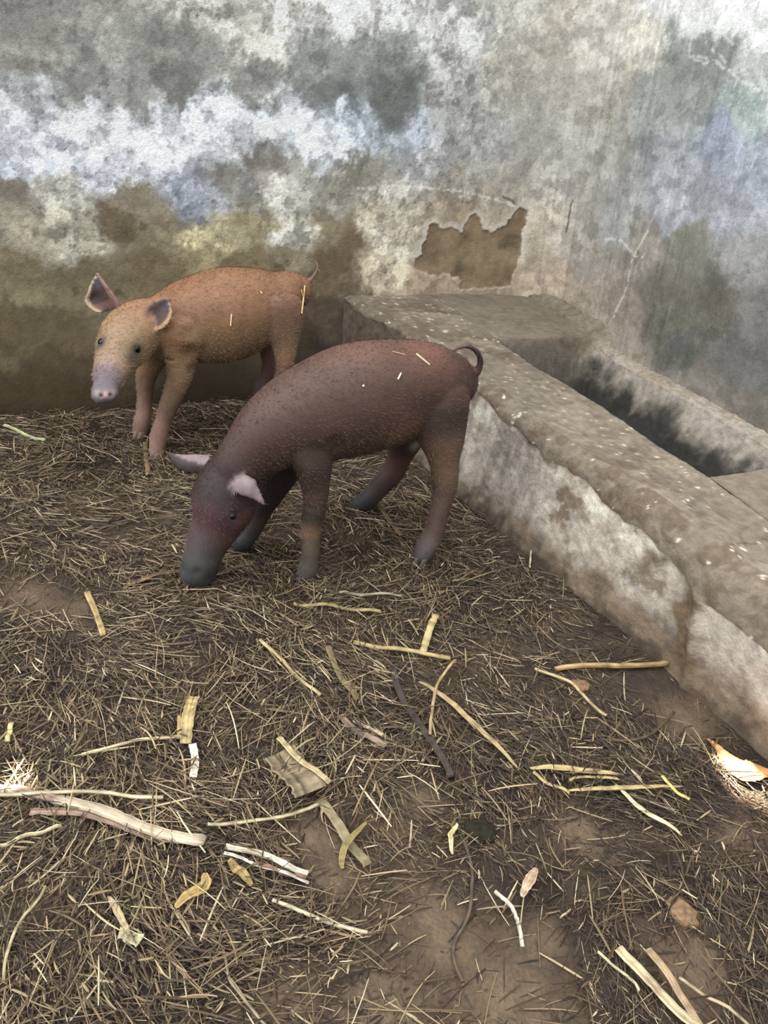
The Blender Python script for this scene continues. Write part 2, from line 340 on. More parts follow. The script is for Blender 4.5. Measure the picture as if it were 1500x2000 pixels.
# ------------------------------------------------------------------ cement feeding trough along the right wall
def interp(x, xs, ys): return np.interp(x, xs, ys)
def build_trough():
    us = np.concatenate([np.arange(-.03, .50, .006), np.arange(.50, .66, .0025), np.arange(.66, 1.60, .006), np.arange(1.60, 1.78, .0025), np.arange(1.78, 3.0, .008)])
    base_v = interp(us, [0, .9, 1.04, 1.55, 2.0, 2.3, 3], [1.07, 1.0, .985, .925, .885, .87, .86])
    top_v = interp(us, [0, .2, .45, .95, 1.5, 1.75, 1.95, 2.2, 3], [1.02, 1.0, .94, .93, .915, .88, .85, .86, .86])
    htop = .40-.02*sm(1.9, 2.1, us)+.012*fbm(us*3, 0, 1, 3)
    hface = htop-interp(us, [0, .8, 1.0, 1.6, 2.0, 2.3, 3], [.02, .02, .035, .07, .11, .12, .10])+.025*fbm(us*6, 3, 1, 4)      # worn edge
    u_in = us
    mask = sm(.545, .60, us)*(1-sm(1.64, 1.70, us))
    rows = []; npf = []
    # profile pieces: face, shoulder, top, drop into channel, bottom, lining, lip
    nF, nS, nT, nD, nB, nL, nE = 60, 22, 44, 40, 30, 46, 14
    slot_front = .605+.0*us
    Vs, tag_ = [], []
    for i, u in enumerate(us):
        m = mask[i]; hb = base_v[i]; ht = htop[i]; hf = hface[i]; tv = top_v[i]
        fv = hb*.25+tv*.75+.03*(ht-hf)/.1
        face = [(hb+.015*(1-k/ nF)**6*2 + (fv-hb)*(k/nF)**.8, -.04+(hf+.04)*k/nF) for k in range(nF)]
        sh = []
        for k in range(nS):
            t = k/nS; a_ = t*math.pi/2
            sh.append((fv+(tv-.03-fv)*(1-math.cos(a_))*.9+(tv-.03-fv)*.1*t, hf+(ht-hf)*math.sin(a_)))
        sf = slot_front[i]
        top = [(tv-.03+(sf-(tv-.03))*k/nT, ht-.006*math.sin(math.pi*k/nT)) for k in range(nT)]
        dep = m*(.31)
        drop = [(sf-.012*m*sm(0, .2, k/nD)-.03*m*k/nD, ht-dep*(k/nD)) for k in range(nD)]
        v1 = .185
        b0 = sf-.042*m
        bot = [(b0+(v1-b0)*k/nB, ht-dep+ .03*m*(2*k/nB-1)**2-.0) for k in range(nB)]
        lipz = ht-.055*sm(.45, .7, us[i]) - .0
        z0 = ht-dep+.03*m
        lin_ = [(v1+(.075-v1)*(k/nL)**.75, z0+(lipz-z0)*(k/nL)) for k in range(nL)]
        rise = .02*(1-m)
        lip = [(.075-(.075+.03)*k/(nE-1), lipz+(.012+rise)*math.sin(k/(nE-1)*1.5)) for k in range(nE)]
        Vs.append(face+sh+top+drop+bot+lin_+lip)
    Vs = np.array(Vs); nv = Vs.shape[1]
    U = np.repeat(us[:, None], nv, 1); Vv_, Zz = Vs[..., 0], Vs[..., 1]
    idx = np.arange(nv)[None, :].repeat(len(us), 0)
    isF = idx < nF; isS = (idx >= nF) & (idx < nF+nS); o1 = nF+nS
    isT = (idx >= o1) & (idx < o1+nT); o2 = o1+nT; isD = (idx >= o2) & (idx < o2+nD); o3 = o2+nD
    isB = (idx >= o3) & (idx < o3+nB); o4 = o3+nB; isL = (idx >= o4) & (idx < o4+nL); isE = idx >= o4+nL
    # world positions
    XYZ = np.stack([K[0]+U2[0]*U-U1[0]*Vv_, K[1]+U2[1]*U-U1[1]*Vv_, Zz], -1)
    # displacement along the surface normal
    du = np.gradient(XYZ, axis=0); dv = np.gradient(XYZ, axis=1)
    Nn = np.cross(du, dv); Nn /= np.linalg.norm(Nn, axis=-1, keepdims=True)+1e-9
    flip = np.sign((Nn*np.array([0, 0, 1.])).sum(-1)[isT].mean()); Nn *= flip
    X_, Y_, Z_ = XYZ[..., 0], XYZ[..., 1], XYZ[..., 2]
    n_lo = fbm(X_*4, Y_*4, Z_*4, 4, .5, 21); n_mid = fbm(X_*16, Y_*16, Z_*16, 5, .6, 22); n_hi = fbm(X_*60, Y_*60, Z_*60, 3, .6, 23)
    d0_ = isE*.012*np.abs(n_mid)*2
    ridge = np.exp(-((U-2.03+.25*(Zz-.2))/.018)**2)*isF+0.
    d = .010*n_lo+.004*n_mid+.0012*n_hi+.016*ridge+d0_
    d = d+np.where(isS, .010*np.abs(n_mid), 0)-.012*sm(2.03, 2.08, U)*isF*0
    XYZ2 = XYZ+Nn*d[..., None]
    # colours ------------------------------------------------
    g = lin((180, 169, 154)); topc = lin((122, 110, 94)); brown = lin((106, 88, 68)); damp = lin((78, 66, 52)); white = lin((215, 207, 190)); dark = lin((60, 50, 42)); liner = lin((158, 148, 134))
    def mix(c, t, w): return c*(1-w[..., None])+t*w[..., None]
    C_ = np.tile(topc, U.shape+(1,))
    C_ = mix(C_, g, isF*1.)
    blot = fbm(X_*7, Y_*7, Z_*7, 5, .62, 24)
    C_ = mix(C_, brown, isF*sm(.14, .40, blot+.22*sm(.24, .34, Zz)*sm(1.3, 1.9, U))*.8)
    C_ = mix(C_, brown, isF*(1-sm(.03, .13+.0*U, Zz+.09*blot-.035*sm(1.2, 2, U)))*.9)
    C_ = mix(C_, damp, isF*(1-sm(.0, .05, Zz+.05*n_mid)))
    C_ = mix(C_, lin((118, 109, 98)), isF*sm(.0, .25, fbm(U*30, Zz*3, 5, 4, .6, 27))*(1-sm(1.2, 1.5, U))*.45)
    C_ = mix(C_, white, isF*sm(.12, .32, fbm(X_*20, Y_*20, Z_*20, 4, .6, 28))*sm(.1, .2, Zz)*.5)
    C_ = mix(C_, lin((92, 76, 60)), isF*(1-sm(.42, .75, U+.3*n_mid))*.9)
    edge = isF*np.exp(-((Zz-(hface[:, None]-.03)+.03*n_mid)/.03)**2)*1.5*sm(.95, 1.1, U)*(1-sm(1.75, 1.95, U))*sm(-.12, .06, fbm(U*9, 0, 4, 3, .6, 29))
    C_ = mix(C_, white, np.clip(edge*1.2, 0, 1))
    joint = isF*np.exp(-((U-2.0+.2*(Zz-.2)+.05*n_mid)/.05)**2)
    C_ = mix(C_, brown, np.clip(joint*1.3, 0, 1))
    C_ = mix(C_, lin((96, 82, 66)), (isS)*sm(-.1, .15, n_mid)*.85)
    C_ = mix(C_, lin((98, 84, 68)), isT*sm(.0, .35, fbm(X_*6, Y_*6, 1, 5, .6, 25))*.75)
    C_ = mix(C_, lin((142, 129, 111)), isT*sm(.05, .25, fbm(X_*9, Y_*9, 7, 5, .6, 26))*.6)
    ld = isL*1.+isB*1.+isD*1.+isE*1.
    C_ = mix(C_, liner, (ld > 0)*mask[:, None]*1.)
    mould_shade = sm(-.05, .1, (.30-Zz)+.10*n_mid+.05*fbm(X_*30, Y_*30, Z_*10, 3)-.06)
    C_ = mix(C_, lin((30, 28, 26)), isL*mask[:, None]*sm(-.01, .11, .325-Zz+.07*fbm(U*16, Zz*7, 3, 3, .5, 51)+.06*n_mid)*.95)  # dark channel: mould stains on the lining plus its shade, painted in
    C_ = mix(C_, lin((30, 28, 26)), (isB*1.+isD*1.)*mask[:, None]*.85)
    C_ = mix(C_, lin((150, 136, 116)), (isE*1.)*sm(-.1, .25, blot)*mask[:, None]*.8)
    st_ = isT*np.exp(-((U-.20-.35*(1-Vv_)**2+.10*n_mid)/.018)**2)*sm(.3, .45, Vv_)*(1-sm(.85, .95, Vv_)); C_ = mix(C_, lin((88, 74, 58)), st_*.7)
    C_ = mix(C_, white, (isT*1.+isS*1.)*sm(.52, .56, n_hi+.1*n_mid)*.6)
    # the crack across the top close to the near end
    cr = isT*np.exp(-((U-1.99+.04*(Vv_-.6)+.02*n_mid)/.004)**2)*(1-0*U)
    C_ = mix(C_, damp, np.clip(cr, 0, 1)*.8)
    C_ = C_*(1+.42*n_hi[..., None]+.30*n_mid[..., None])*.82
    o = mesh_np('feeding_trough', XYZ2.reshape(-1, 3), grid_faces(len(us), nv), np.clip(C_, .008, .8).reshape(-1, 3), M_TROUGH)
    tag(o, 'low worn cement feeding trough with a dark channel built along the right wall', 'trough')
    return o
build_trough()
# ------------------------------------------------------------------ pigs
class Skin:
    """collects lofted tubes and ear shells, fuses them into one continuous body"""
    def __init__(s): s.V = []; s.F = []; s.C = []; s.n = 0
    def add(s, V, F, C):
        s.V += [tuple(v) for v in V]; s.F += [tuple(i+s.n for i in f) for f in F]; s.C += [tuple(c) for c in C]; s.n += len(V)
    def tube(s, st, lat, seg=28):
        """st: list of (point, radius along, side aspect, colour top, colour bottom)"""
        P = np.array([q[0] for q in st], float); R = np.array([q[1] for q in st], float); A = np.array([q[2] for q in st], float)
        CT = np.array([lin(q[3]) for q in st]); CB = np.array([lin(q[4]) for q in st])
        # densify with Catmull-Rom
        n = len(P); sub = 6; T = []; 
        def cr(Q, t):
            i = min(int(t), n-2); f = t-i
            q0 = Q[max(i-1, 0)]; q1 = Q[i]; q2 = Q[i+1]; q3 = Q[min(i+2, n-1)]
            return .5*((2*q1)+(-q0+q2)*f+(2*q0-5*q1+4*q2-q3)*f*f+(-q0+3*q1-3*q2+q3)*f**3)
        ts = np.linspace(0, n-1, (n-1)*sub+1)
        p = np.array([cr(P, t) for t in ts]); r = np.array([cr(R, t) for t in ts]); a = np.array([cr(A, t) for t in ts])
        ct = np.array([cr(CT, t) for t in ts]); cb = np.array([cr(CB, t) for t in ts])
        d = np.gradient(p, axis=0); d /= np.linalg.norm(d, axis=1, keepdims=True)
        # rounded caps
        def cap(p0, dr, r0, a0, c0, c1):
            return [(p0+dr*r0*math.sin(k*math.pi/2/4)*.8, r0*math.cos(k*math.pi/2/4), a0, c0, c1) for k in (1, 2, 3, 3.8)]
        rings = [(*q, -1) for q in reversed(cap(p[0], -d[0], r[0], a[0], ct[0], cb[0]))]
        rings = [(q[0], q[1], q[2], q[3], q[4], d[0]) for q in rings]
        rings += [(p[i], r[i], a[i], ct[i], cb[i], d[i]) for i in range(len(p))]
        rings += [(q[0], q[1], q[2], q[3], q[4], d[-1]) for q in cap(p[-1], d[-1], r[-1], a[-1], ct[-1], cb[-1])]
        V, F, C = [], [], []
        for (q, rr, aa, c0, c1, dd) in rings:
            u = lat - dd*np.dot(lat, dd); u /= np.linalg.norm(u); w = np.cross(dd, u)
            if w[2] < 0: w = -w
            for k in range(seg):
                th = 2*math.pi*k/seg
                V.append(q+u*rr*aa*math.cos(th)+w*rr*math.sin(th))
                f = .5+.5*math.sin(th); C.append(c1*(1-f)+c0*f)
        m = len(rings)
        for i in range(m-1):
            for k in range(seg): F.append((i*seg+k, i*seg+(k+1) % seg, (i+1)*seg+(k+1) % seg, (i+1)*seg+k))
        F.append(tuple(range(seg))[::-1]); F.append(tuple((m-1)*seg+k for k in range(seg)))
        s.add(V, F, C)
    def ear(s, L, Rr, dep, cup, cfront, cback, cw=None, thick=.0085, nu=14, nw=12):
        """L, Rr: the two outlines base to tip; dep: depth base to tip; cup: how far the middle dips away from the viewer"""
        def pl(Q, t):
            Q = np.asarray(Q, float); x = t*(len(Q)-1); i = min(int(x), len(Q)-2); f = x-i; return Q[i]*(1-f)+Q[i+1]*f
        G = np.zeros((nu, nw, 3)); 
        for i in range(nu):
            t = i/(nu-1); a = pl(L, t); b = pl(Rr, t); dd = float(np.interp(t, np.linspace(0, 1, len(dep)), dep))
            for j in range(nw):
                w = j/(nw-1); q = a*(1-w)+b*w
                G[i, j] = atdepth(q[0], q[1], dd+cup*math.sin(math.pi*w)*(1-t*.7))
        du = np.gradient(G, axis=0); dv = np.gradient(G, axis=1); N = np.cross(du, dv); N /= np.linalg.norm(N, axis=-1, keepdims=True)+1e-9
        if np.dot(N[nu//2, nw//2], CF) > 0: N = -N          # towards the viewer
        V = np.concatenate([(G+N*thick*.5).reshape(-1, 3), (G-N*thick*.5).reshape(-1, 3)])
        F = []; o = nu*nw
        for i in range(nu-1):
            for j in range(nw-1):
                a = i*nw+j; F.append((a, a+1, a+nw+1, a+nw)); F.append((o+a, o+a+nw, o+a+nw+1, o+a+1))
        for i in range(nu-1):
            for j in (0, nw-1):
                a = i*nw+j; F.append((a, a+nw, o+a+nw, o+a) if j == 0 else (a, o+a, o+a+nw, a+nw))
        for j in range(nw-1):
            for i in (0, nu-1):
                a = i*nw+j; F.append((a, o+a, o+a+1, a+1) if i == 0 else (a, a+1, o+a+1, o+a))
        cf = []
        for i in range(nu):
            for j in range(nw):
                w = j/(nw-1); c = cfront(i/(nu-1), w); cf.append(lin(c))
        cb = [lin(cback)]*(nu*nw)
        s.add(V, F, cf+cb)
    def fuse(s, name, mat, parent, voxel=.005, smooth=6, sculpt=None, gain=1.0):
        me = bpy.data.meshes.new(name); me.from_pydata(s.V, [], s.F); me.update()
        bm = bmesh.new(); bm.from_mesh(me); bmesh.ops.recalc_face_normals(bm, faces=bm.faces); bm.to_mesh(me); bm.free()
        o = bpy.data.objects.new(name, me); COL.objects.link(o)
        m = o.modifiers.new('r', 'REMESH'); m.mode = 'VOXEL'; m.voxel_size = voxel
        m2 = o.modifiers.new('s', 'SMOOTH'); m2.factor = .5; m2.iterations = smooth
        dg = bpy.context.evaluated_depsgraph_get(); ev = o.evaluated_get(dg)
        me2 = bpy.data.meshes.new_from_object(ev); 
        bpy.data.objects.remove(o); me2.name = name
        kd = KDTree(len(s.V))
        for i, v in enumerate(s.V): kd.insert(v, i)
        kd.balance()
        n = len(me2.vertices); co = np.zeros(n*3, np.float32); me2.vertices.foreach_get('co', co); co = co.reshape(-1, 3)
        nr = np.zeros(n*3, np.float32); me2.vertices.foreach_get('normal', nr); nr = nr.reshape(-1, 3)
        SC = np.array(s.C); c = np.zeros((n, 3))
        for i in range(n):
            hits = kd.find_n(co[i], 6); w = np.array([1/(h[2]+.0015)**2.6 for h in hits]); c[i] = (SC[[h[1] for h in hits]]*w[:, None]).sum(0)/w.sum()
        c = c*gain
        if sculpt: co, c = sculpt(co, nr, c)
        c = c*(1+.22*fbm(co[:, 0]*22, co[:, 1]*22, co[:, 2]*22, 4, .6, 31)[:, None]+.10*fbm(co[:, 0]*160, co[:, 1]*160, co[:, 2]*160, 2, .6, 32)[:, None])
        me2.vertices.foreach_set('co', co.astype(np.float32).ravel())
        for a in list(me2.color_attributes): me2.color_attributes.remove(a)
        at = me2.color_attributes.new('tint', 'FLOAT_COLOR', 'POINT'); cc = np.ones((n, 4), np.float32); cc[:, :3] = np.clip(c, .004, .8)
        at.data.foreach_set('color', cc.ravel())
        me2.polygons.foreach_set('use_smooth', [True]*len(me2.polygons)); me2.materials.clear(); me2.materials.append(mat); me2.update()
        ob = bpy.data.objects.new(name, me2); COL.objects.link(ob)
        return ob, co, c

def hair(body, cols, flow, count, length, parent, name='coat_hair', bright=1.2, bald=()):
    me = body.data; me.calc_loop_triangles(); nt = len(me.loop_triangles)
    tri = np.zeros(nt*3, np.int32); me.loop_triangles.foreach_get('vertices', tri); tri = tri.reshape(-1, 3)
    co = np.zeros(len(me.vertices)*3, np.float32); me.vertices.foreach_get('co', co); co = co.reshape(-1, 3)
    A, B, Cc = co[tri[:, 0]], co[tri[:, 1]], co[tri[:, 2]]
    nrm = np.cross(B-A, Cc-A); ar = np.linalg.norm(nrm, axis=1); nrm /= ar[:, None]+1e-12
    wgt = ar.copy(); ctr = (A+B+Cc)/3
    for q, r_ in bald: wgt = wgt*(1-np.exp(-(np.linalg.norm(ctr-q, axis=1)/r_)**4))
    pick = rng.choice(nt, count, p=wgt/wgt.sum()); u = rng.random((count, 2)); u = np.where(u.sum(1, keepdims=True) > 1, 1-u, u)
    P = A[pick]+(B-A)[pick]*u[:, :1]+(Cc-A)[pick]*u[:, 1:]; N = nrm[pick]
    fd = flow(P); fd = fd-N*(fd*N).sum(1, keepdims=True); fd /= np.linalg.norm(fd, axis=1, keepdims=True)+1e-6
    fd = fd+rng.normal(0, .25, (count, 3))
    D = fd*.93+N*.32; D /= np.linalg.norm(D, axis=1, keepdims=True)
    Ln = length*(.5+rng.random(count)*.9)
    side = np.cross(D, N); side /= np.linalg.norm(side, axis=1, keepdims=True)+1e-9
    w = .00045
    P0 = P-N*.001
    V = np.stack([P0-side*w, P0+side*w, P+D*Ln[:, None]*.6+N*.0005+side*w*.5, P+D*Ln[:, None]], 1).reshape(-1, 3)
    F = np.arange(count*4).reshape(-1, 4)[:, [0, 1, 2, 3]]
    c = cols[tri[pick, 0]]*(bright*(.6+.8*rng.random(count)))[:, None]
    o = mesh_np(name, V, F, np.clip(np.repeat(c, 4, 0), 0, .85), M_HAIR, parent); o['kind'] = 'stuff'
    return o
def local_parent(ob, root):
    """keep the world shape but hang the object under its root (an Empty at the feet)"""
    loc = np.array(root.location); me = ob.data
    co = np.zeros(len(me.vertices)*3, np.float32); me.vertices.foreach_get('co', co)
    me.vertices.foreach_set('co', (co.reshape(-1, 3)-loc).astype(np.float32).ravel()); me.update(); ob.parent = root
def hit(body, x, y):
    """first point of the body seen through photo pixel x, y (body still in world coordinates)"""
    d = Vector(ray(x, y)).normalized(); ok, loc, nor, idx = body.ray_cast(Vector(CC), d)
    return (np.array(loc), np.array(nor)) if ok else (None, None)
def blend(co, c, p, r, col, k=1.0):
    d = np.linalg.norm(co-p, axis=1); w = (np.exp(-(d/r)**2)*k)[:, None]; return c*(1-w)+lin(col)*w
M_EYE = mat_plain('wet dark eye', (9, 9, 12), .16, 60, .2, .35, 0)
def ball(name, p, r, nrm, parent, mat, sq=(1, 1, .8)):
    bm = bmesh.new(); bmesh.ops.create_uvsphere(bm, u_segments=24, v_segments=14, radius=r)
    q = Vector(nrm).to_track_quat('Z', 'Y').to_matrix()
    for v in bm.verts: v.co = q @ Vector((v.co.x*sq[0], v.co.y*sq[1], v.co.z*sq[2])) + Vector(p)
    me = bpy.data.meshes.new(name); bm.to_mesh(me); bm.free(); me.polygons.foreach_set('use_smooth', [True]*len(me.polygons)); me.materials.append(mat)
    o = bpy.data.objects.new(name, me); COL.objects.link(o); return o

def make_pig(spec):
    Mx, ax, perp = spec['mid'], spec['ax'], spec['perp']; x0, y0, sc = spec['crop']
    fx = lambda p: (x0+p[0]*sc, y0+p[1]*sc)
    def P_lat(p, lat): X_, Y_ = fx(p); return onplane(X_, Y_, np.array([*(Mx+perp*lat), 0]), np.array([*perp, 0.]))
    lat3 = np.array([*perp, 0.]); sk = Skin()
    # trunk
    st = []
    for (cx, cy, r, lt, asp, ct, cb) in spec['trunk']:
        p = P_lat((cx, cy), lt); st.append((p, r*sc*depth(p)/FPX, asp, ct, cb))
    sk.tube(st, lat3, 40)
    for key in ('head', 'tubes'):
        lst = [spec[key]] if key == 'head' else spec.get('tubes', [])
        for T in lst:
            pts = T['pts']; d0, d1 = T['d']; 
            d0 = depth(P_lat(pts[0][:2], d0[1])) if isinstance(d0, tuple) else d0
            if isinstance(d1, tuple):
                d1 = depth(fl(*fx(d1[1]), d1[2])) if d1[0] == 'floor' else depth(P_lat(pts[-1][:2], d1[1]))
            acc = [0.]
            for a, b in zip(pts[:-1], pts[1:]): acc.append(acc[-1]+math.hypot(b[0]-a[0], b[1]-a[1]))
            st = []
            for q, s_ in zip(pts, acc):
                f = s_/acc[-1]; f = f**T.get('pw', 1); dd = d0*(1-f)+d1*f
                X_, Y_ = fx(q); p = atdepth(X_, Y_, dd); ct = q[4] if len(q) > 4 else T['col']; cb = q[5] if len(q) > 5 else ct
                st.append((p, q[2]*sc*dd/FPX, q[3], ct, cb))
            sk.tube(st, np.array(T.get('lat', lat3)), T.get('seg', 24))
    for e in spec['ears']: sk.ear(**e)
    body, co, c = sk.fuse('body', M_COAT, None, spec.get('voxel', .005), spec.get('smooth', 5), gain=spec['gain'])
    # surface details found on the finished body
    def patch(co, c, lst):
        for (x, y, r, col, k) in lst:
            p, n_ = hit(body, x, y)
            if p is not None: c = blend(co, c, p, r, col, k)
        return c
    c = patch(co, c, spec['marks'])
    for (x, y, r, depth_) in spec['dents']:
        p, n_ = hit(body, x, y)
        if p is None: continue
        d = np.linalg.norm(co-p, axis=1); co = co-n_*(np.exp(-(d/r)**2)*depth_)[:, None]
    me = body.data; me.vertices.foreach_set('co', co.astype(np.float32).ravel())
    cc = np.ones((len(co), 4), np.float32); cc[:, :3] = np.clip(c, .004, .8); me.color_attributes['tint'].data.foreach_set('color', cc.ravel()); me.update()
    root = empty('pig', (float(Mx[0]), float(Mx[1]), 0.0))
    eyes = []
    for (x, y, r) in spec['eyes']:
        p, n_ = hit(body, x, y)
        if p is None: continue
        eyes.append(ball('eye', p-n_*r*.45, r, n_, None, M_EYE))
    hd = spec['flow']
    bald = [(hit(body, x, y)[0], r_) for x, y, r_ in spec['bald']]; bald = [q for q in bald if q[0] is not None]
    h = hair(body, c, hd, spec['nhair'], spec['hlen'], None, bald=bald)
    # hooves: two toes on each foot
    for o in [body, h]+eyes: local_parent(o, root)
    for (toes, col) in spec['hooves']:
        hm = mat_plain('hoof horn', col, .5, 120, .25)
        for (x, y, dx, w, hgt) in toes:
            base = fl(*fx((x, y)), .004); dirv = np.array([*(-ax*dx[0]+perp*dx[1]), 0]); dirv /= np.linalg.norm(dirv); sd = np.array([-dirv[1], dirv[0], 0])
            V = []; F = []; nr_, sg = 7, 12
            for i in range(nr_):
                t = i/(nr_-1)
                for k in range(sg):
                    th = 2*math.pi*k/sg; L_ = w*(1.5-.55*t); front = math.cos(th)
                    V.append(base+dirv*(L_*front*(1 if front > 0 else .8)-w*.55*t)+sd*w*.62*(1-.15*t)*math.sin(th)*(1-.35*max(front, 0)**2)+np.array([0, 0, hgt*t-.006]))
            for i in range(nr_-1):
                for k in range(sg): F.append((i*sg+k, i*sg+(k+1) % sg, (i+1)*sg+(k+1) % sg, (i+1)*sg+k))
            F.append(tuple(range(sg))[::-1]); F.append(tuple((nr_-1)*sg+k for k in range(sg)))
            o = mesh_np('hoof', np.array(V)-np.array(root.location), F, None, hm, root)
    return root, body

def dirflow(ax, perp, legz):
    def f(P):
        back = np.array([ax[0], ax[1], -.35]); down = np.array([ax[0]*.25, ax[1]*.25, -1.])
        w = (1-sm(legz, legz+.12, P[:, 2]))[:, None]
        return back*(1-w)+down*w
    return f
# the dark red pig, head down
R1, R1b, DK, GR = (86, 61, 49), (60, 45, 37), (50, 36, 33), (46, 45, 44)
ax1 = np.array([.783, .62]); pp1 = np.array([.62, -.783]); mid1 = np.array([-.13, 2.056])
TAN = (122, 96, 74)
ear1n = dict(L=[(446,944),(462,930),(480,926),(497,934),(506,956),(518,987)], Rr=[(452,957),(460,962),(470,967),(484,972),(498,977),(518,988)],
   dep=[2.10, 2.07, 2.05, 2.05, 2.06, 2.07], cup=-.018, cfront=lambda t, w: (146, 128, 128) if .12 < w < .9 and t < .9 else (120, 100, 98), cback=(52, 44, 42))
ear1f = dict(L=[(412,888),(396,888),(380,887),(362,888),(346,887),(328,883)], Rr=[(408,926),(388,926),(368,923),(350,919),(336,906),(328,884)],
   dep=[2.17, 2.17, 2.18, 2.19, 2.2, 2.21], cup=-.02, cfront=lambda t, w: ((138, 120, 120) if w < .62-.55*t else (56, 46, 44)), cback=(60, 48, 46))
pig1 = dict(gain=.74, mid=mid1, ax=ax1, perp=pp1, crop=(300, 630, .4533),
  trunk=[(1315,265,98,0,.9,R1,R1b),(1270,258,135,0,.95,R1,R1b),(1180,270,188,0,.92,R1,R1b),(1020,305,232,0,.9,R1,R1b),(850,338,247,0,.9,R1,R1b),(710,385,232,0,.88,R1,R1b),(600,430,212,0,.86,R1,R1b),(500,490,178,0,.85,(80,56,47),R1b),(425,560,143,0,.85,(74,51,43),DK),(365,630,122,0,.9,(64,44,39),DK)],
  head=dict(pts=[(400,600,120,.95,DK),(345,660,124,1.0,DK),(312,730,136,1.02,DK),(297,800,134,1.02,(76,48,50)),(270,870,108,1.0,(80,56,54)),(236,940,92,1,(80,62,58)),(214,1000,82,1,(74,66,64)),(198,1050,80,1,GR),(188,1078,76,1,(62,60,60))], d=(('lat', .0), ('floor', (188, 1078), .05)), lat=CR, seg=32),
  tubes=[
   dict(pts=[(672,530,88,.5,(70,51,42),(66,48,40)),(685,610,94,.68,R1b),(698,700,66,.8,(72,52,43)),(698,760,56,.9,(74,58,50)),(688,830,50,1,(66,56,48)),(680,885,46,1,TAN),(678,940,40,1,(104,90,76)),(676,1000,40,1,(94,82,72)),(668,1050,43,1,(92,84,78)),(655,1085,40,1,(82,76,72))], d=(('lat', .085), ('floor', (655, 1112), 0)), col=R1b, lat=pp1.tolist()+[0]),
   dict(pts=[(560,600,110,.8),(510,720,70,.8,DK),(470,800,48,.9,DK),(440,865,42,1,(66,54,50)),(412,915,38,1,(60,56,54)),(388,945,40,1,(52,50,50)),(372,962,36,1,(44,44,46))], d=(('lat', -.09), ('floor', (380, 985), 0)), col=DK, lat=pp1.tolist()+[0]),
   dict(pts=[(1225,350,160,.6,R1,R1b),(1235,430,140,.6,R1b),(1248,520,104,.7,(90,66,52)),(1252,590,74,.8,(100,76,59)),(1256,650,62,.9,(100,76,59)),(1256,705,56,.95,(86,66,54)),(1242,770,46,1,(94,73,61)),(1228,830,41,1,(90,70,60)),(1212,890,43,1,(88,71,62)),(1188,945,46,1,(98,84,78)),(1158,1000,42,1,(86,78,74))], d=(('lat', .075), ('floor', (1150, 1040), 0)), col=R1b, lat=pp1.tolist()+[0]),
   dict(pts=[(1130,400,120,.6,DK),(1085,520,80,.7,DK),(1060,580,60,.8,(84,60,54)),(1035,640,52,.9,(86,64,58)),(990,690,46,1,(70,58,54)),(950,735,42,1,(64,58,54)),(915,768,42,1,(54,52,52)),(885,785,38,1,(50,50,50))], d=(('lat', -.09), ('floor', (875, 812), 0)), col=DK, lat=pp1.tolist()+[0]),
   dict(pts=[(1330,245,34,1),(1378,222,24,1),(1402,196,17,1),(1408,165,13.5,1,(58,46,46)),(1396,130,12.5,1,(58,46,46)),(1368,108,10.5,1,(66,50,48)),(1338,105,9,1,(70,54,50)),(1308,113,8,1),(1286,126,7,1)], d=(('lat', 0.0), ('lat', .05)), col=(84,58,54), seg=14),
  ],
  ears=[ear1n, ear1f],
  eyes=[(455,1009,.0115)],
  marks=[(470,990,.035,(58,40,40),.5),(455,1009,.026,(26,20,20),.9),(448,1003,.012,(84,66,60),.6),(395,1080,.05,(64,62,62),.6),(482,1006,.012,(80,54,44),.5),(470,1022,.014,(84,60,47),.5),(700,680,.08,(112,76,62),.45),(830,680,.09,(118,77,63),.5),(780,850,.06,(98,72,54),.5),(570,1010,.001,(110,92,74),.1),(812,870,.02,(150,140,130),.8),(880,880,.05,(96,72,56),.4)],
  dents=[(455,1009,.014,.006),(652,862,.018,.010),(660,875,.02,.008),(385,1118,.012,.004),(700,790,.0001,0),(575,925,.03,.010),(842,800,.05,.008)],
  bald=[(455,1009,.02),(484,950,.045),(380,900,.04),(350,900,.04),(385,1110,.04)],
  flow=dirflow(ax1, pp1, .18), nhair=26000, hlen=.009,
  hooves=[([(640,1108,(1,.15),.017,.030),(672,1108,(1,.0),.017,.030)],(74,70,68)), ([(362,978,(1,.1),.016,.028),(392,982,(1,.1),.016,.028)],(40,40,42)), ([(1128,1040,(1,.5),.017,.03),(1160,1046,(1,.4),.017,.03)],(70,64,60)), ([(868,808,(1,.2),.016,.028),(890,812,(1,.1),.016,.028)],(44,44,46))])
pigA, bodyA = make_pig(pig1)
tag(pigA, 'dark reddish-brown pig with its head down rooting in the straw', 'pig')

# the ginger pig along the back wall
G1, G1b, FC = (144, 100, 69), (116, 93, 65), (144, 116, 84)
ax2 = U1.copy(); pp2 = U2.copy(); mid2 = np.array([-.87, 2.505])
PK = (146, 110, 94)
INN = (66, 52, 54)
ear2f = dict(L=[(197,612),(178,607),(163,588),(170,574),(175,556),(190,532)], Rr=[(236,600),(230,586),(218,569),(209,556),(201,546),(191,533)],
   dep=[2.62, 2.61, 2.60, 2.59, 2.59, 2.60], cup=.03, cfront=lambda t, w: (190, 165, 130) if w < .14 else ((140, 112, 104) if w > .86 else ((120, 88, 82) if t < .3 else INN)), cback=(150, 112, 88))
ear2n = dict(L=[(274,618),(277,603),(290,594),(303,587),(317,581),(330,582)], Rr=[(288,640),(303,648),(318,643),(331,630),(337,611),(331,583)],
   dep=[2.55, 2.53, 2.52, 2.51, 2.51, 2.52], cup=.03, cfront=lambda t, w: (180, 142, 108) if w > .9 else ((120, 92, 88) if w < .12 else ((50, 38, 40) if (t < .5 and .3 < w < .6) else INN)), cback=(160, 118, 88))
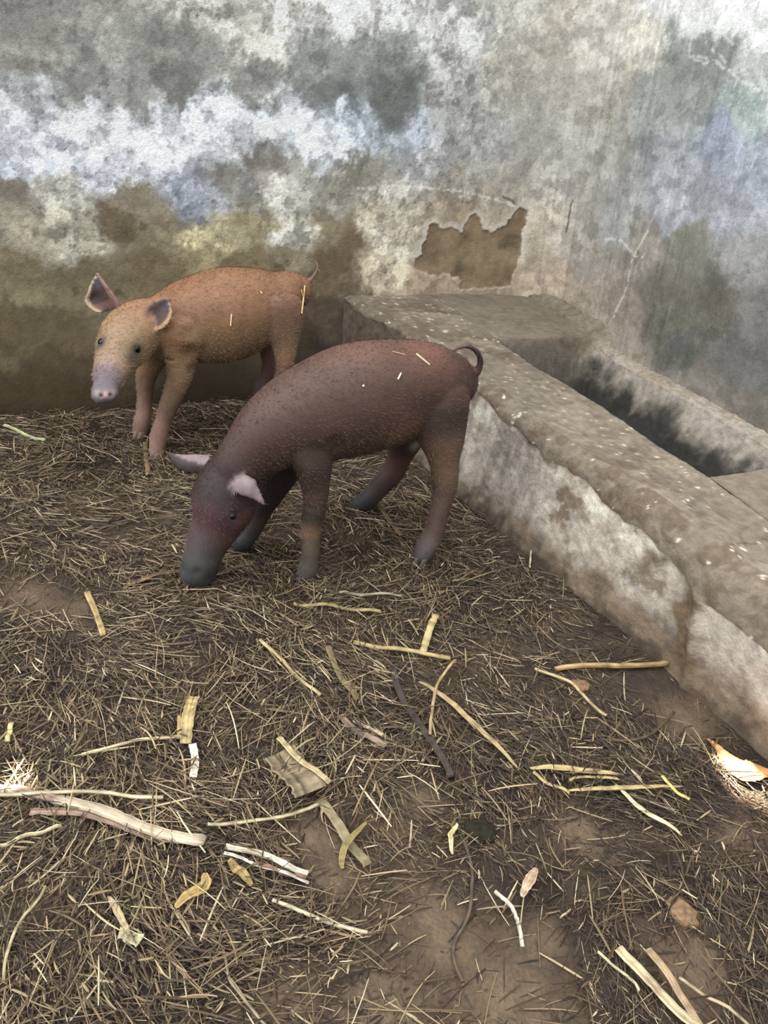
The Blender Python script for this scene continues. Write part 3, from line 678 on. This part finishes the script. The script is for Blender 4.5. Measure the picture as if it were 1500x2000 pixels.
pig2 = dict(gain=np.array([.76, .80, .84]), mid=mid2, ax=ax2, perp=pp2, crop=(140, 490, 1/3),
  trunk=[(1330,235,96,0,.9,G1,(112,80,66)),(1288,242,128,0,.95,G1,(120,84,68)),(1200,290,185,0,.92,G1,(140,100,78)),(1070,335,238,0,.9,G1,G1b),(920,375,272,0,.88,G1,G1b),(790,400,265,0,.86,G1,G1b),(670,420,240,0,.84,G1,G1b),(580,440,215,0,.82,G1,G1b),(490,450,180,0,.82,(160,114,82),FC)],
  head=dict(pts=[(470,430,150,.95,(158,115,84),FC),(400,450,158,1,(158,117,86),FC),(335,500,160,1.02,(156,120,88),FC),(290,570,146,1.0,(156,124,92),FC),(255,640,118,1.0,(150,120,92),FC),(228,700,98,1.0,(160,128,106),(176,140,108)),(210,760,82,1.0,(124,104,102),(160,130,108)),(200,795,70,1.04,(104,92,91),(150,124,106)),(196,815,69,1.1,(110,96,98),(140,118,106)),(194,836,64,1.22,(124,114,110),(112,100,92)),(193,846,57,1.28,(132,120,116),(104,92,86))], d=(('lat', .02), 2.40), lat=CR, seg=32),
  tubes=[
   dict(pts=[(660,500,150,.6,G1,G1b),(640,600,110,.6,(138,106,76)),(640,690,84,.75,(136,106,76)),(622,770,70,.85,(130,100,74)),(592,850,60,.95,(126,98,74)),(560,930,52,1,(128,98,78)),(535,1000,46,1,PK),(515,1065,50,1,PK),(504,1125,47,1,(160,122,104)),(494,1180,40,1,(150,118,104))], d=(('lat', .09), ('floor', (490, 1215), 0)), col=G1b, lat=pp2.tolist()+[0]),
   dict(pts=[(500,560,110,.7),(450,690,70,.8,(140,106,78)),(432,780,52,.9,(130,100,80)),(428,860,44,1,(140,106,88)),(425,940,43,1,(156,120,102)),(412,1010,48,1,PK),(400,1060,42,1,(150,112,96))], d=(('lat', -.09), ('floor', (390, 1092), 0)), col=G1b, lat=pp2.tolist()+[0]),
   dict(pts=[(1235,350,138,.5,(132,94,70),(112,80,62)),(1238,450,120,.6,(120,90,66)),(1248,530,84,.75,(140,110,82)),(1250,600,64,.9,(150,114,84)),(1248,680,52,1,(130,98,76)),(1230,760,46,1,(120,92,76)),(1205,850,44,1,(120,92,76)),(1190,900,40,1,(110,86,74))], d=(('lat', .09), ('lat', .09)), col=G1b, lat=pp2.tolist()+[0]),
   dict(pts=[(1150,480,90,.6,(120,86,72)),(1155,580,56,.9,(112,80,72)),(1160,660,46,1,(104,76,72)),(1140,740,40,1,(96,72,66)),(1110,800,40,1,(90,70,62)),(1100,840,36,1,(90,70,62))], d=(('lat', -.09), ('lat', -.09)), col=(110,80,70), lat=pp2.tolist()+[0]),
   dict(pts=[(1370,190,24,1),(1405,165,15,1),(1425,135,11,1),(1440,105,9,1),(1435,72,8,1),(1412,52,7,1),(1385,55,6.5,1),(1365,75,6,1),(1358,98,5.5,1)], d=(('lat', 0.0), ('lat', .02)), col=(128,100,78), seg=14),
  ],
  ears=[ear2f, ear2n],
  eyes=[(269,683,.0135), (196,667,.013)],
  marks=[(269,685,.024,(36,30,30),.95),(257,698,.020,(78,66,60),.85),(196,670,.022,(40,34,33),.95),(211,740,.045,(108,92,96),.8),(205,752,.03,(92,80,86),.7),(207,771,.009,(200,156,148),.9),(190,769,.010,(150,142,134),.7),(222,767,.010,(146,136,130),.7),(197,773,.0055,(40,30,30),.9),(216,772,.0055,(40,30,30),.9),(207,782,.010,(70,58,54),.6),(250,590,.05,(158,112,80),.5),
         (560,640,.10,(104,78,60),.5),(595,650,.08,(84,62,52),.6),(500,580,.06,(130,92,68),.35),(370,690,.02,(120,84,60),.5)],
  dents=[(269,684,.014,.004),(197,667,.013,.004),(197,773,.006,.006),(216,772,.006,.006),(372,690,.03,.014),(372,650,.03,.010),(378,720,.025,.012),(295,615,.014,.01)],
  bald=[(269,684,.022),(197,668,.022),(206,768,.06),(190,570,.045),(180,600,.03),(310,610,.05)],
  flow=dirflow(ax2, pp2, .2), nhair=26000, hlen=.009,
  hooves=[([(480,1212,(1,.5),.018,.034),(508,1214,(1,.4),.018,.034)],(120,98,86)), ([(382,1092,(1,.5),.017,.032),(408,1096,(1,.5),.017,.032)],(110,90,80))])
pigB, bodyB = make_pig(pig2)
tag(pigB, 'ginger pig with dark upright ears standing against the stained back wall', 'pig')
# ------------------------------------------------------------------ straw litter
def blades(P, ang, L, wid, curl, tilt, bend, nseg=3, thick=.5):
    """vectorised thin blades: start points P, heading ang, length L, half width wid; triangular section"""
    n = len(P); V = np.zeros((n, nseg+1, 3, 3)); p = P.copy(); a = ang.copy(); tl = tilt.copy()
    for i in range(nseg+1):
        t = i/nseg
        d = np.stack([np.cos(a)*np.cos(tl), np.sin(a)*np.cos(tl), np.sin(tl)], 1); s = np.stack([-np.sin(a), np.cos(a), curl], 1)
        w = (wid*(1-.45*abs(2*t-1)**2))[:, None]
        up = np.array([0, 0, 1.])
        V[:, i, 0] = p-s*w; V[:, i, 1] = p+s*w; V[:, i, 2] = p+up*w*thick*1.6
        p = p+d*(L/nseg)[:, None]; a = a+bend/nseg*(1+i); tl = tl-bend*0-.9*tilt/nseg
    F = []
    base = (np.arange(n)*(nseg+1)*3)[:, None]
    pat = []
    for i in range(nseg):
        for k in range(3): pat.append((i*3+k, i*3+(k+1) % 3, (i+1)*3+(k+1) % 3, (i+1)*3+k))
    pat = np.array(pat)
    F = (base[:, :, None]+pat[None]).reshape(-1, 4)
    return V.reshape(-1, 3), F
PAL = np.array([lin(c) for c in ((50, 40, 30), (78, 63, 47), (110, 92, 68), (142, 123, 93), (176, 157, 122), (204, 189, 158), (104, 96, 70))])*np.array([.70, .665, .63])
def foot_limit(x, y):
    """keeps litter inside the pen: in front of back wall and trough"""
    q = np.stack([x, y], 1)-K; v = -(q @ U1); u = q @ U2
    base_v = np.interp(u, [0, .9, 1.04, 1.55, 2.0, 2.3, 3], [1.07, 1.0, .985, .925, .885, .87, .86])
    return (u > .13) & (v > base_v+.015)
def density(x, y):
    d = .88+.8*fbm(x*3.2, y*3.2, 6.6, 4, .55, 41)
    for a, b, r in BARE_P: d = d-.8*np.exp(-((x-a)**2+(y-b)**2)/(r*r))
    for a, b, r, h in PILE_P: d = d+.8*np.exp(-((x-a)**2+(y-b)**2)/(r*r))
    q = np.stack([x, y], -1)-K; v = -(q @ U1); d = d-.5*(1-sm(.95, 1.25, v))
    return np.clip(d, .04, 1.3)
def litter(name, n, Lr, Wr, weights, zr, seed, label, cat, nseg=2, bendk=.16, inpile=0):
    r = np.random.default_rng(seed)
    # sample proportionally to what the eye sees: uniform over the visible floor
    x = r.uniform(-1.75, 1.35, n*7); y = r.uniform(.35, 3.55, n*7)
    ok = foot_limit(x, y); 
    pr = (np.stack([x, y, 0*x], 1)-CC); dd = pr @ CF; px = 750+FPX*(pr @ CR)/dd; py = 1000-FPX*(pr @ CU)/dd
    ok &= (px > -160) & (px < 1660) & (py < 2180) & (dd > .1)
    x, y = x[ok], y[ok]; d = density(x, y); clump = fbm(x*9, y*9, 3, 3, .6, 43)
    keep = r.random(len(x)) < np.clip(d*(.75+.9*clump), .02, 1.2)/1.2
    x, y, d = x[keep][:n], y[keep][:n], d[keep][:n]; m = len(x)
    L = Lr[0]+(Lr[1]-Lr[0])*r.random(m)**3; W_ = Wr[0]+(Wr[1]-Wr[0])*r.random(m)**2
    ang = r.uniform(0, 2*math.pi, m)
    flow = fbm(x*2.2, y*2.2, 8, 3, .5, 44)*5      # neighbours tend to lie alike
    ang = np.where(r.random(m) < .55, flow+r.normal(0, .45, m)+math.pi*(r.random(m) < .5)-.4, ang)
    dx = np.stack([np.cos(ang), np.sin(ang)], 1)
    z = floor_z(x, y)+zr[0]+(zr[1]-zr[0])*r.random(m)**1.5*np.clip(d, .1, 1.3)
    tilt = r.normal(0, .09, m); tilt = np.maximum(tilt, -np.maximum(z-floor_z(x, y), .001)/L*1.2)
    V, F = blades(np.stack([x, y, z], 1), ang, L, W_, r.normal(0, .25, m), tilt, r.normal(0, bendk, m)*(r.random(m) < .5)+r.normal(0, .04, m), nseg)
    keepv = foot_limit(V[:, 0], V[:, 1]).reshape(m, -1).all(1)
    idx = np.where(keepv)[0]; per = (nseg+1)*3
    V = V.reshape(m, per, 3)[idx].reshape(-1, 3); m2 = len(idx)
    V[:, 2] = np.maximum(V[:, 2], floor_z(V[:, 0], V[:, 1])+.0008)
    pat = F[:nseg*3]; F = (np.arange(m2)[:, None, None]*per+pat[None]).reshape(-1, 4)
    ci = r.choice(len(PAL), m2, p=np.array(weights)/sum(weights)); sx, sy = V[::per, 0], V[::per, 1]
    old = .08+.55*sm(-.05, .6, sx+.25*fbm(sx*3, sy*3, 5, 3, .5, 47))+.25*sm(2.3, 2.9, sy)     # older, darker litter near the trough and along the back wall
    ci = np.where(r.random(m2) < old*.8, r.integers(0, 2, m2), ci)
    c = PAL[ci]*(.7+.5*r.random(m2))[:, None]
    c = np.repeat(c, per, 0)
    o = mesh_np(name, V, F, np.clip(c, 0, .8), M_STRAW, None, False)
    return tag(o, label, cat, None, 'stuff')
litter('trampled_litter', 75000, (.008, .055), (.0006, .0020), (5, 5, 2.6, .9, .25, .05, .8), (.000, .012), 1, 'dark broken trampled straw bits matted into the dirt floor', 'straw litter')
litter('straw_bedding', 27000, (.02, .13), (.0006, .0022), (1.4, 2.8, 4, 3.6, 2.4, .9, .9), (.003, .024), 2, 'loose pale and brown straw scattered over the pen floor', 'straw litter', 4, .16)

# ------------------------------------------------------------------ single pieces one can point to
def strip(name, pts, wpx, col, label, cat, z=.024, flat=.16, folds=0, z1=None, group=None, width_prof=None, lift=0.0, ragged=.07):
    """a stalk or husk lying through the photo points, at its real size on the floor"""
    z = z*.7; zz = [z+(0 if z1 is None else (z1-z)*i/(len(pts)-1)) for i in range(len(pts))]
    B = np.array([fl(x, y, h) for (x, y), h in zip(pts, zz)])
    n = len(B); sub = 8; ts = np.linspace(0, n-1, (n-1)*sub+1); Q = []
    for t in ts:
        i = min(int(t), n-2); f = t-i; q0 = B[max(i-1, 0)]; q1 = B[i]; q2 = B[i+1]; q3 = B[min(i+2, n-1)]
        Q.append(.5*((2*q1)+(-q0+q2)*f+(2*q0-5*q1+4*q2-q3)*f*f+(-q0+3*q1-3*q2+q3)*f**3))
    Q = np.array(Q); Q[:, 2] += floor_z(Q[:, 0], Q[:, 1])+lift*np.sin(np.linspace(0, math.pi, len(Q)))
    m = len(Q); d = np.gradient(Q, axis=0); d /= np.linalg.norm(d, axis=1, keepdims=True)
    s = np.cross(d, [0, 0, 1.]); s /= np.linalg.norm(s, axis=1, keepdims=True); up = np.cross(s, d)
    ww = wpx*.5*np.array([depth(q) for q in Q])/FPX
    t = np.linspace(0, 1, m)
    if width_prof == 'leaf': ww = ww*(.15+.85*np.sin(math.pi*np.clip(t*.95+.03, 0, 1))**.7)
    elif width_prof == 'sun': ww = ww*np.interp(t, [0, .15, .3, .45, .6, .75, .85, 1], [.06, .16, .35, .8, 1, .7, .4, .25])
    elif width_prof == 'fan': ww = ww*(.35+.65*t)
    elif width_prof == 'taper': ww = ww*(1-.65*t)
    rr = np.random.default_rng(abs(hash_str(label)) % 99991)
    Q[:, 2] += .004*np.sin(np.linspace(0, 1, m)*rr.uniform(5, 14)+rr.uniform(0, 6)); Q[:, :2] += (s*np.cumsum(rr.normal(0, .0005, m))[:, None])[:, :2]
    if ragged: ww = ww*(1+ragged*rr.normal(0, .5, m))
    K_ = 30 if wpx > 12 else 12; groove = 1+(.22*rr.normal(0, 1, K_).clip(-1, 1) if wpx > 12 else np.zeros(K_)); V = []; F = []; cols = []
    cl = lin(col)*.58
    lon = rr.normal(0, 1, m).clip(-1.5, 1.5)
    grain = 1+.35*rr.normal(0, .6, K_)
    for i in range(m):
        for k in range(K_):
            th = 2*math.pi*k/K_; ex = math.cos(th); ez = math.sin(th)
            fold = folds*ww[i]*abs(ex)*(.6+.4*math.sin(t[i]*9+1))
            V.append(Q[i]+s[i]*ww[i]*ex+up[i]*(ww[i]*flat*ez*groove[k]+fold+ .0006*(ez > 0)))
            cols.append(cl*grain[k]*(1+.14*math.sin(t[i]*37+k)+.22*lon[i]))
    for i in range(m-1):
        for k in range(K_): F.append((i*K_+k, i*K_+(k+1) % K_, (i+1)*K_+(k+1) % K_, (i+1)*K_+k))
    F.append(tuple(range(K_))[::-1]); F.append(tuple((m-1)*K_+k for k in range(K_)))
    o = mesh_np(name, V, F, np.clip(np.array(cols), .005, .85), M_STRAW, None, True)
    return tag(o, label, cat, group)
def hash_str(t):
    h = 7
    for ch in t: h = (h*31+ord(ch)) % 1000003
    return h
PALE, YEL, TANC, OLV, BRN, WHT, DKB, PNK = (200,184,148), (188,164,112), (170,144,104), (150,138,86), (112,90,64), (226,214,188), (70,56,46), (190,170,144)
items = [
 ('straw_stalk', [(8,831),(48,846),(88,862)], 7, (200,205,150), 'short pale green-white stalk by the back wall at the far left', 'straw', .7, {}),
 ('straw_stalk', [(573,1184),(660,1190),(745,1194)], 9, YEL, 'flat yellow stalk just below the dark pig\'s front hoof', 'straw', .5, {}),
 ('straw_stalk', [(662,1160),(785,1162)], 6, PALE, 'thin pale stalk lying level between the dark pig\'s hooves', 'straw', .7, {}),
 ('straw_stalk', [(690,1258),(770,1268),(880,1283)], 10, YEL, 'thick yellow stalk lying crossways in the middle of the litter', 'straw', .6, {}),
 ('straw_stalk', [(1085,1303),(1200,1300),(1305,1295)], 11, (190,154,104), 'thick orange-tan stalk reaching to the foot of the trough', 'straw', .8, {}),
 ('straw_stalk', [(-10,1556),(175,1553),(320,1564)], 8, PALE, 'long pale stalk entering from the left edge above the split maize stalk', 'straw', .8, {'z': .04}),
 ('maize_stalk', [(85,1556),(180,1588),(300,1632),(400,1660)], 24, PNK, 'large split pinkish maize stalk lying across the litter at the left', 'stalk', .35, {'z': .036, 'ragged': .12}),
 ('maize_stalk', [(60,1595),(150,1600),(240,1626),(300,1650)], 16, (140,112,94), 'brown-pink maize sheath peeling off beneath the large split stalk', 'stalk', .25, {'z': .03, 'ragged': .2}),
 ('maize_stalk', [(-12,1538),(60,1552),(120,1572)], 20, (150,124,104), 'brown maize stalk butt at the left edge beside the small sun spot', 'stalk', .4, {'z': .03}),
 ('maize_stalk', [(440,1664),(520,1682),(600,1712)], 13, WHT, 'white splintered maize stalk end in the lower middle, upper strand', 'stalk', .35, {'z': .03, 'ragged': .15}),
 ('maize_stalk', [(436,1682),(520,1700),(603,1727)], 7, (232,222,200), 'white splintered maize stalk end in the lower middle, thin lower strand', 'stalk', .4, {'z': .028}),
 ('maize_stalk', [(500,1690),(545,1705),(598,1716)], 8, (160,122,100), 'reddish maize stalk strand between the two white splinters', 'stalk', .35, {'z': .029}),
 ('maize_husk', [(378,1362),(372,1400),(366,1452)], 24, (190,164,112), 'yellow husk strip standing out upright in the litter left of centre', 'husk', .12, {'z': .03, 'ragged': .15, 'folds': .3}),
 ('maize_husk', [(352,1400),(350,1446)], 10, (188,160,104), 'narrow tan husk strip tucked against the upright yellow husk', 'husk', .2, {'z': .026}),
 ('maize_husk', [(375,1458),(380,1490),(374,1524)], 15, WHT, 'whitish husk strip directly below the upright yellow husk', 'husk', .12, {'z': .028, 'folds': .3}),
 ('maize_husk', [(545,1468),(580,1512),(605,1552)], 70, (150,130,100), 'broad grey-brown fan-shaped husk in the middle of the floor', 'husk', .03, {'z': .03, 'ragged': .1, 'folds': .12}),
 ('maize_husk', [(543,1440),(590,1485),(645,1530)], 12, (190,168,126), 'narrow pale blade lying along the edge of the broad fan-shaped husk', 'husk', .15, {'z': .045}),
 ('maize_husk', [(628,1562),(672,1630),(718,1692)], 20, (140,124,92), 'long grey-tan husk running down from the broad fan-shaped husk', 'husk', .08, {'z': .022, 'ragged': .1}),
 ('dry_leaf', [(342,1786),(375,1762),(402,1742),(404,1722)], 24, (176,146,86), 'curled yellow leaf lying on the dark pile at the lower left', 'leaf', .1, {'z': .034, 'folds': .35, 'width_prof': 'leaf'}),
 ('dry_leaf', [(445,1695),(465,1715),(490,1740)], 20, (164,138,84), 'narrow yellow leaf beside the white splintered maize stalk', 'leaf', .1, {'z': .03, 'folds': .3, 'width_prof': 'leaf'}),
 ('dry_leaf', [(232,1838),(255,1840),(277,1850)], 24, (196,182,146), 'small pale torn leaf scrap below the dark pile at the lower left', 'leaf', .08, {'z': .03, 'folds': .3, 'ragged': .25}),
 ('maize_husk', [(212,1765),(232,1800),(255,1835)], 14, (188,166,126), 'pale husk blade leading down to the small torn leaf scrap', 'husk', .15, {'z': .038, 'width_prof': 'leaf'}),
 ('maize_stalk', [(667,1398),(700,1428),(752,1462)], 15, (150,124,104), 'pinkish-brown split stalk left of the dark crooked root', 'stalk', .4, {}),
 ('maize_stalk', [(690,1408),(720,1420),(748,1440)], 8, (178,152,126), 'short pale split stalk resting along the pinkish-brown one', 'stalk', .4, {'z': .035}),
 ('dark_root', [(768,1310),(785,1355),(815,1405),(860,1470),(884,1520)], 15, DKB, 'thick dark crooked root in the middle of the litter', 'root', .8, {'z': .02}),
 ('maize_husk', [(818,1330),(880,1368),(940,1430),(1010,1500)], 13, (178,154,110), 'long tan blade slanting down to the right of the dark root', 'husk', .2, {'z': .03, 'width_prof': 'leaf'}),
 ('straw_stalk', [(890,1290),(855,1340),(843,1435)], 6, TANC, 'thin bent tan stalk crossing right of the dark root', 'straw', .7, {'z': .036}),
 ('maize_husk', [(1035,1500),(1120,1505),(1205,1520)], 14, (190,166,112), 'broad yellow blade at the right, uppermost of the yellow bundle', 'husk', .15, {'z': .034, 'width_prof': 'leaf'}),
 ('maize_husk', [(1110,1546),(1200,1548),(1335,1537)], 10, (196,172,116), 'long yellow blade at the right, lowest of the yellow bundle', 'husk', .25, {'z': .034, 'width_prof': 'leaf'}),
 ('maize_husk', [(1040,1512),(1080,1535),(1112,1552)], 8, (180,160,110), 'short yellow blade at the left end of the yellow bundle', 'husk', .25, {'z': .03}),
 ('maize_husk', [(1110,1530),(1150,1522),(1205,1528)], 6, (170,148,100), 'thin arched blade inside the yellow bundle', 'husk', .3, {'z': .034}),
 ('maize_husk', [(1198,1540),(1260,1585),(1332,1632)], 12, (214,198,154), 'pale blade slanting down to the right from the yellow bundle', 'husk', .15, {'z': .03, 'width_prof': 'leaf'}),
 ('straw_stalk', [(1292,1518),(1320,1545),(1345,1565)], 7, (214,190,110), 'short bright yellow stalk beside the large sun spot', 'straw', .6, {'z': .036}),
 ('wood_chip', [(1020,1750),(1034,1722),(1048,1694)], 20, (196,166,134), 'pinkish-beige torn chip lying alone in the lower middle', 'chip', .1, {'z': .026, 'width_prof': 'leaf', 'ragged': .15}),
 ('maize_stalk', [(1208,1850),(1275,1925),(1368,2010)], 22, (200,178,140), 'broad pale flat stalk at the bottom edge on the right', 'stalk', .2, {'z': .03}),
 ('maize_stalk', [(1266,1852),(1310,1915),(1372,2010)], 17, (166,140,106), 'tan flat stalk at the bottom edge, right beside the broad pale one', 'stalk', .2, {'z': .03}),
 ('straw_stalk', [(1165,1862),(1215,1895),(1250,1935)], 6, PALE, 'thin pale stalk just left of the broad pale flat stalk', 'straw', .7, {}),
 ('straw_stalk', [(1325,1910),(1400,1955),(1480,2010)], 7, (170,150,118), 'thin greyish stalk at the bottom right corner', 'straw', .7, {}),
 ('straw_stalk', [(968,1738),(1000,1772),(1014,1800),(1022,1848)], 8, WHT, 'white curved stalk on bare ground in the lower middle', 'straw', .8, {}),
 ('dark_root', [(905,1650),(924,1700),(915,1790),(887,1850),(905,1920)], 7, (92,76,60), 'long thin wavy root running down to the bottom middle', 'root', .9, {'z': .012}),
 ('dry_leaf', [(893,1612),(878,1632),(882,1668)], 11, (190,172,120), 'small curled pale leaf by the dark dung spot', 'leaf', .2, {'z': .03, 'folds': .4, 'width_prof': 'leaf'}),
 ('dry_leaf', [(668,1702),(672,1660),(715,1605)], 13, (160,142,84), 'olive curled blade at the lower end of the long grey-tan husk', 'leaf', .2, {'z': .034, 'folds': .3, 'width_prof': 'leaf'}),
 ('dry_leaf', [(1383,1440),(1396,1458),(1420,1484),(1452,1506),(1485,1512),(1520,1516)], 62, (216,150,96), 'orange-brown dry leaf lit by the large sun spot beside the trough', 'leaf', .07, {'z': .016, 'folds': .08, 'width_prof': 'sun'}),
 ('maize_husk', [(284,866),(287,895),(290,930)], 10, (140,114,84), 'short brown stalk in front of the ginger pig\'s near hoof', 'husk', .3, {'z': .02}),
 ('maize_husk', [(250,1142),(300,1128),(350,1113)], 12, (142,114,82), 'flat brown stalk lying against the dark pig\'s snout', 'husk', .2, {'z': .02}),
 ('straw_stalk', [(508,1250),(560,1300),(627,1358)], 8, (186,164,118), 'tan stalk slanting down left of centre, above the broad fan-shaped husk', 'straw', .6, {}),
 ('straw_stalk', [(160,1477),(260,1455),(352,1437)], 7, (206,186,140), 'pale thin stalk ending at the upright yellow husk', 'straw', .7, {'z': .03}),
 ('straw_stalk', [(405,1622),(480,1612),(560,1600),(622,1570)], 7, (206,190,146), 'pale curved stalk passing above the white splinters', 'straw', .7, {'z': .03}),
 ('straw_stalk', [(530,1768),(620,1795),(718,1818)], 8, (204,190,154), 'pale stalk lying in the lower left middle, below the white splinters', 'straw', .7, {'z': .026}),
 ('twig', [(1175,1445),(1258,1440),(1318,1388)], 6, (100,80,58), 'thin brown bent twig above the yellow bundle', 'twig', .9, {'z': .026}),
 ('straw_stalk', [(735,985),(757,1012),(782,1048)], 9, (128,106,76), 'brown stalk between the dark pig\'s front and hind legs', 'straw', .5, {}),
 ('maize_husk', [(852,1198),(838,1232),(826,1270)], 14, (198,176,124), 'pale torn husk crossing the thick yellow stalk', 'husk', .15, {'z': .034, 'ragged': .15}),
 ('straw_stalk', [(1045,1302),(1108,1330),(1150,1365),(1187,1396)], 7, (190,168,122), 'pale curved stalk below the thick orange-tan stalk', 'straw', .7, {'z': .028}),
 ('maize_husk', [(15,1450),(24,1410)], 10, (196,182,124), 'short pale green husk near the left edge, above the small sun spot', 'husk', .2, {'z': .03}),
 ('maize_husk', [(640,1268),(668,1320),(700,1365)], 12, (150,128,90), 'tan blade slanting down left of the dark root\'s upper end', 'husk', .15, {'z': .024}),
 ('straw_stalk', [(1038,1070),(1034,1110)], 4, PALE, 'tiny pale stalk standing by the foot of the trough', 'straw', .8, {}),
 ('straw_stalk', [(10,1925),(30,1840),(95,1750)], 6, (186,170,128), 'long pale stalk rising through the pile at the lower left', 'straw', .7, {'z': .045}),
 ('straw_stalk', [(-5,1660),(60,1640),(122,1625)], 8, (196,178,140), 'pale stalk at the left edge below the split maize stalk', 'straw', .7, {'z': .036}),
 ('maize_husk', [(170,1155),(190,1205),(205,1238)], 12, (176,150,100), 'yellowish husk strip on the floor at the left', 'husk', .15, {'z': .024}),
 ('straw_stalk', [(440,1880),(455,1930),(520,2005)], 6, (150,134,106), 'greyish bent stalk at the bottom edge left of centre', 'straw', .8, {}),
]
for nm, pts, w, col, lab, cat, flat, kw in items: strip(nm, pts, w, col, lab, cat, flat=flat, **kw)

# the sun spot's moist dung pat and small clods
def clod(px, py, r, col, label, cat, name, sq=.45):
    p = fl(px, py, .01); bm = bmesh.new(); bmesh.ops.create_icosphere(bm, subdivisions=4, radius=r)
    for v in bm.verts:
        n_ = float(fbm(v.co.x*30+px, v.co.y*30+py, v.co.z*30, 4, .6)); v.co *= 1+.55*n_; v.co.z *= sq
    me = bpy.data.meshes.new(name); bm.to_mesh(me); bm.free(); me.polygons.foreach_set('use_smooth', [True]*len(me.polygons))
    me.materials.append(mat_plain(name+' surface', col, .95, 90, .35, .1, 1.0)); o = bpy.data.objects.new(name, me); COL.objects.link(o)
    o.location = (p[0], p[1], float(floor_z(p[0], p[1]))+r*sq*.35); return tag(o, label, cat)
clod(938, 1622, .030, (36, 33, 24), 'dark green-black dung pat in the litter right of centre', 'dung', 'dung_pat', .5)
clod(1335, 1775+10, .03, (110, 88, 66), 'rounded brown soil clod on bare ground at the lower right', 'clod', 'soil_clod')
clod(1135, 1335, .022, (116, 90, 68), 'brown soil clod below the thick orange-tan stalk', 'clod', 'soil_clod')
clod(1080, 1390, .026, (56, 42, 40), 'dark purplish-brown clod half buried in straw right of centre', 'clod', 'soil_clod', .4)
clod(372, 1978, .018, (60, 50, 42), 'dark clod at the bottom edge left of centre', 'clod', 'soil_clod')

# bits of straw stuck on the pigs
def stuck(body, a, b, w, col, label, root):
    d0 = Vector(CC)
    pts = []
    for t in np.linspace(0, 1, 6):
        x, y = a[0]+(b[0]-a[0])*t, a[1]+(b[1]-a[1])*t
        p = None
        d = Vector(ray(x, y)).normalized(); off = Vector(root.location)
        ok, loc, nor, _i = body.ray_cast(Vector(CC)-off, d)
        if ok: pts.append(np.array(loc+off+nor*.003))
    if len(pts) < 2: return
    pts = np.array(pts); dirs = np.gradient(pts, axis=0); V = []; F = []
    for i, p in enumerate(pts):
        q = dirs[i]/np.linalg.norm(dirs[i]); s_ = np.cross(q, -CF); s_ /= np.linalg.norm(s_); n_ = np.cross(s_, q); r = w*.5*depth(p)/FPX
        for k in range(5): V.append(p+s_*r*math.cos(k*1.2566)+n_*r*.6*math.sin(k*1.2566))
    for i in range(len(pts)-1):
        for k in range(5): F.append((i*5+k, i*5+(k+1) % 5, (i+1)*5+(k+1) % 5, (i+1)*5+k))
    F.append((0, 1, 2, 3, 4)); F.append(tuple((len(pts)-1)*5+k for k in range(5)))
    o = mesh_np('straw_bit', V, F, np.tile(lin(col), (len(V), 1)), M_STRAW, None, False)
    tag(o, label, 'straw')
stuck(bodyA, (812, 692), (838, 713), 3.5, PALE, 'longest pale straw bit stuck on the dark pig\'s rump', pigA)
stuck(bodyA, (766, 688), (790, 694), 2.2, (180,140,100), 'thin tan straw bit stuck high on the dark pig\'s back', pigA)
stuck(bodyA, (776, 741), (782, 729), 3.5, WHT, 'short pale straw bit on the dark pig\'s flank', pigA)
stuck(bodyA, (708, 752), (710, 755), 4, WHT, 'tiny white straw crumb in the middle of the dark pig\'s side', pigA)
stuck(bodyB, (594, 558), (588, 612), 2.8, (214,184,140), 'long pale straw bit hanging on the ginger pig\'s rump', pigB)
stuck(bodyB, (587, 566), (593, 588), 2.2, (214,184,140), 'short pale straw bit crossing the long one on the ginger pig\'s rump', pigB)
stuck(bodyB, (452, 613), (450, 636), 2.8, (220,190,146), 'pale straw bit on the middle of the ginger pig\'s side', pigB)
stuck(bodyB, (508, 569), (511, 574), 2.5, (220,190,146), 'tiny pale straw bit on the ginger pig\'s loin', pigB)
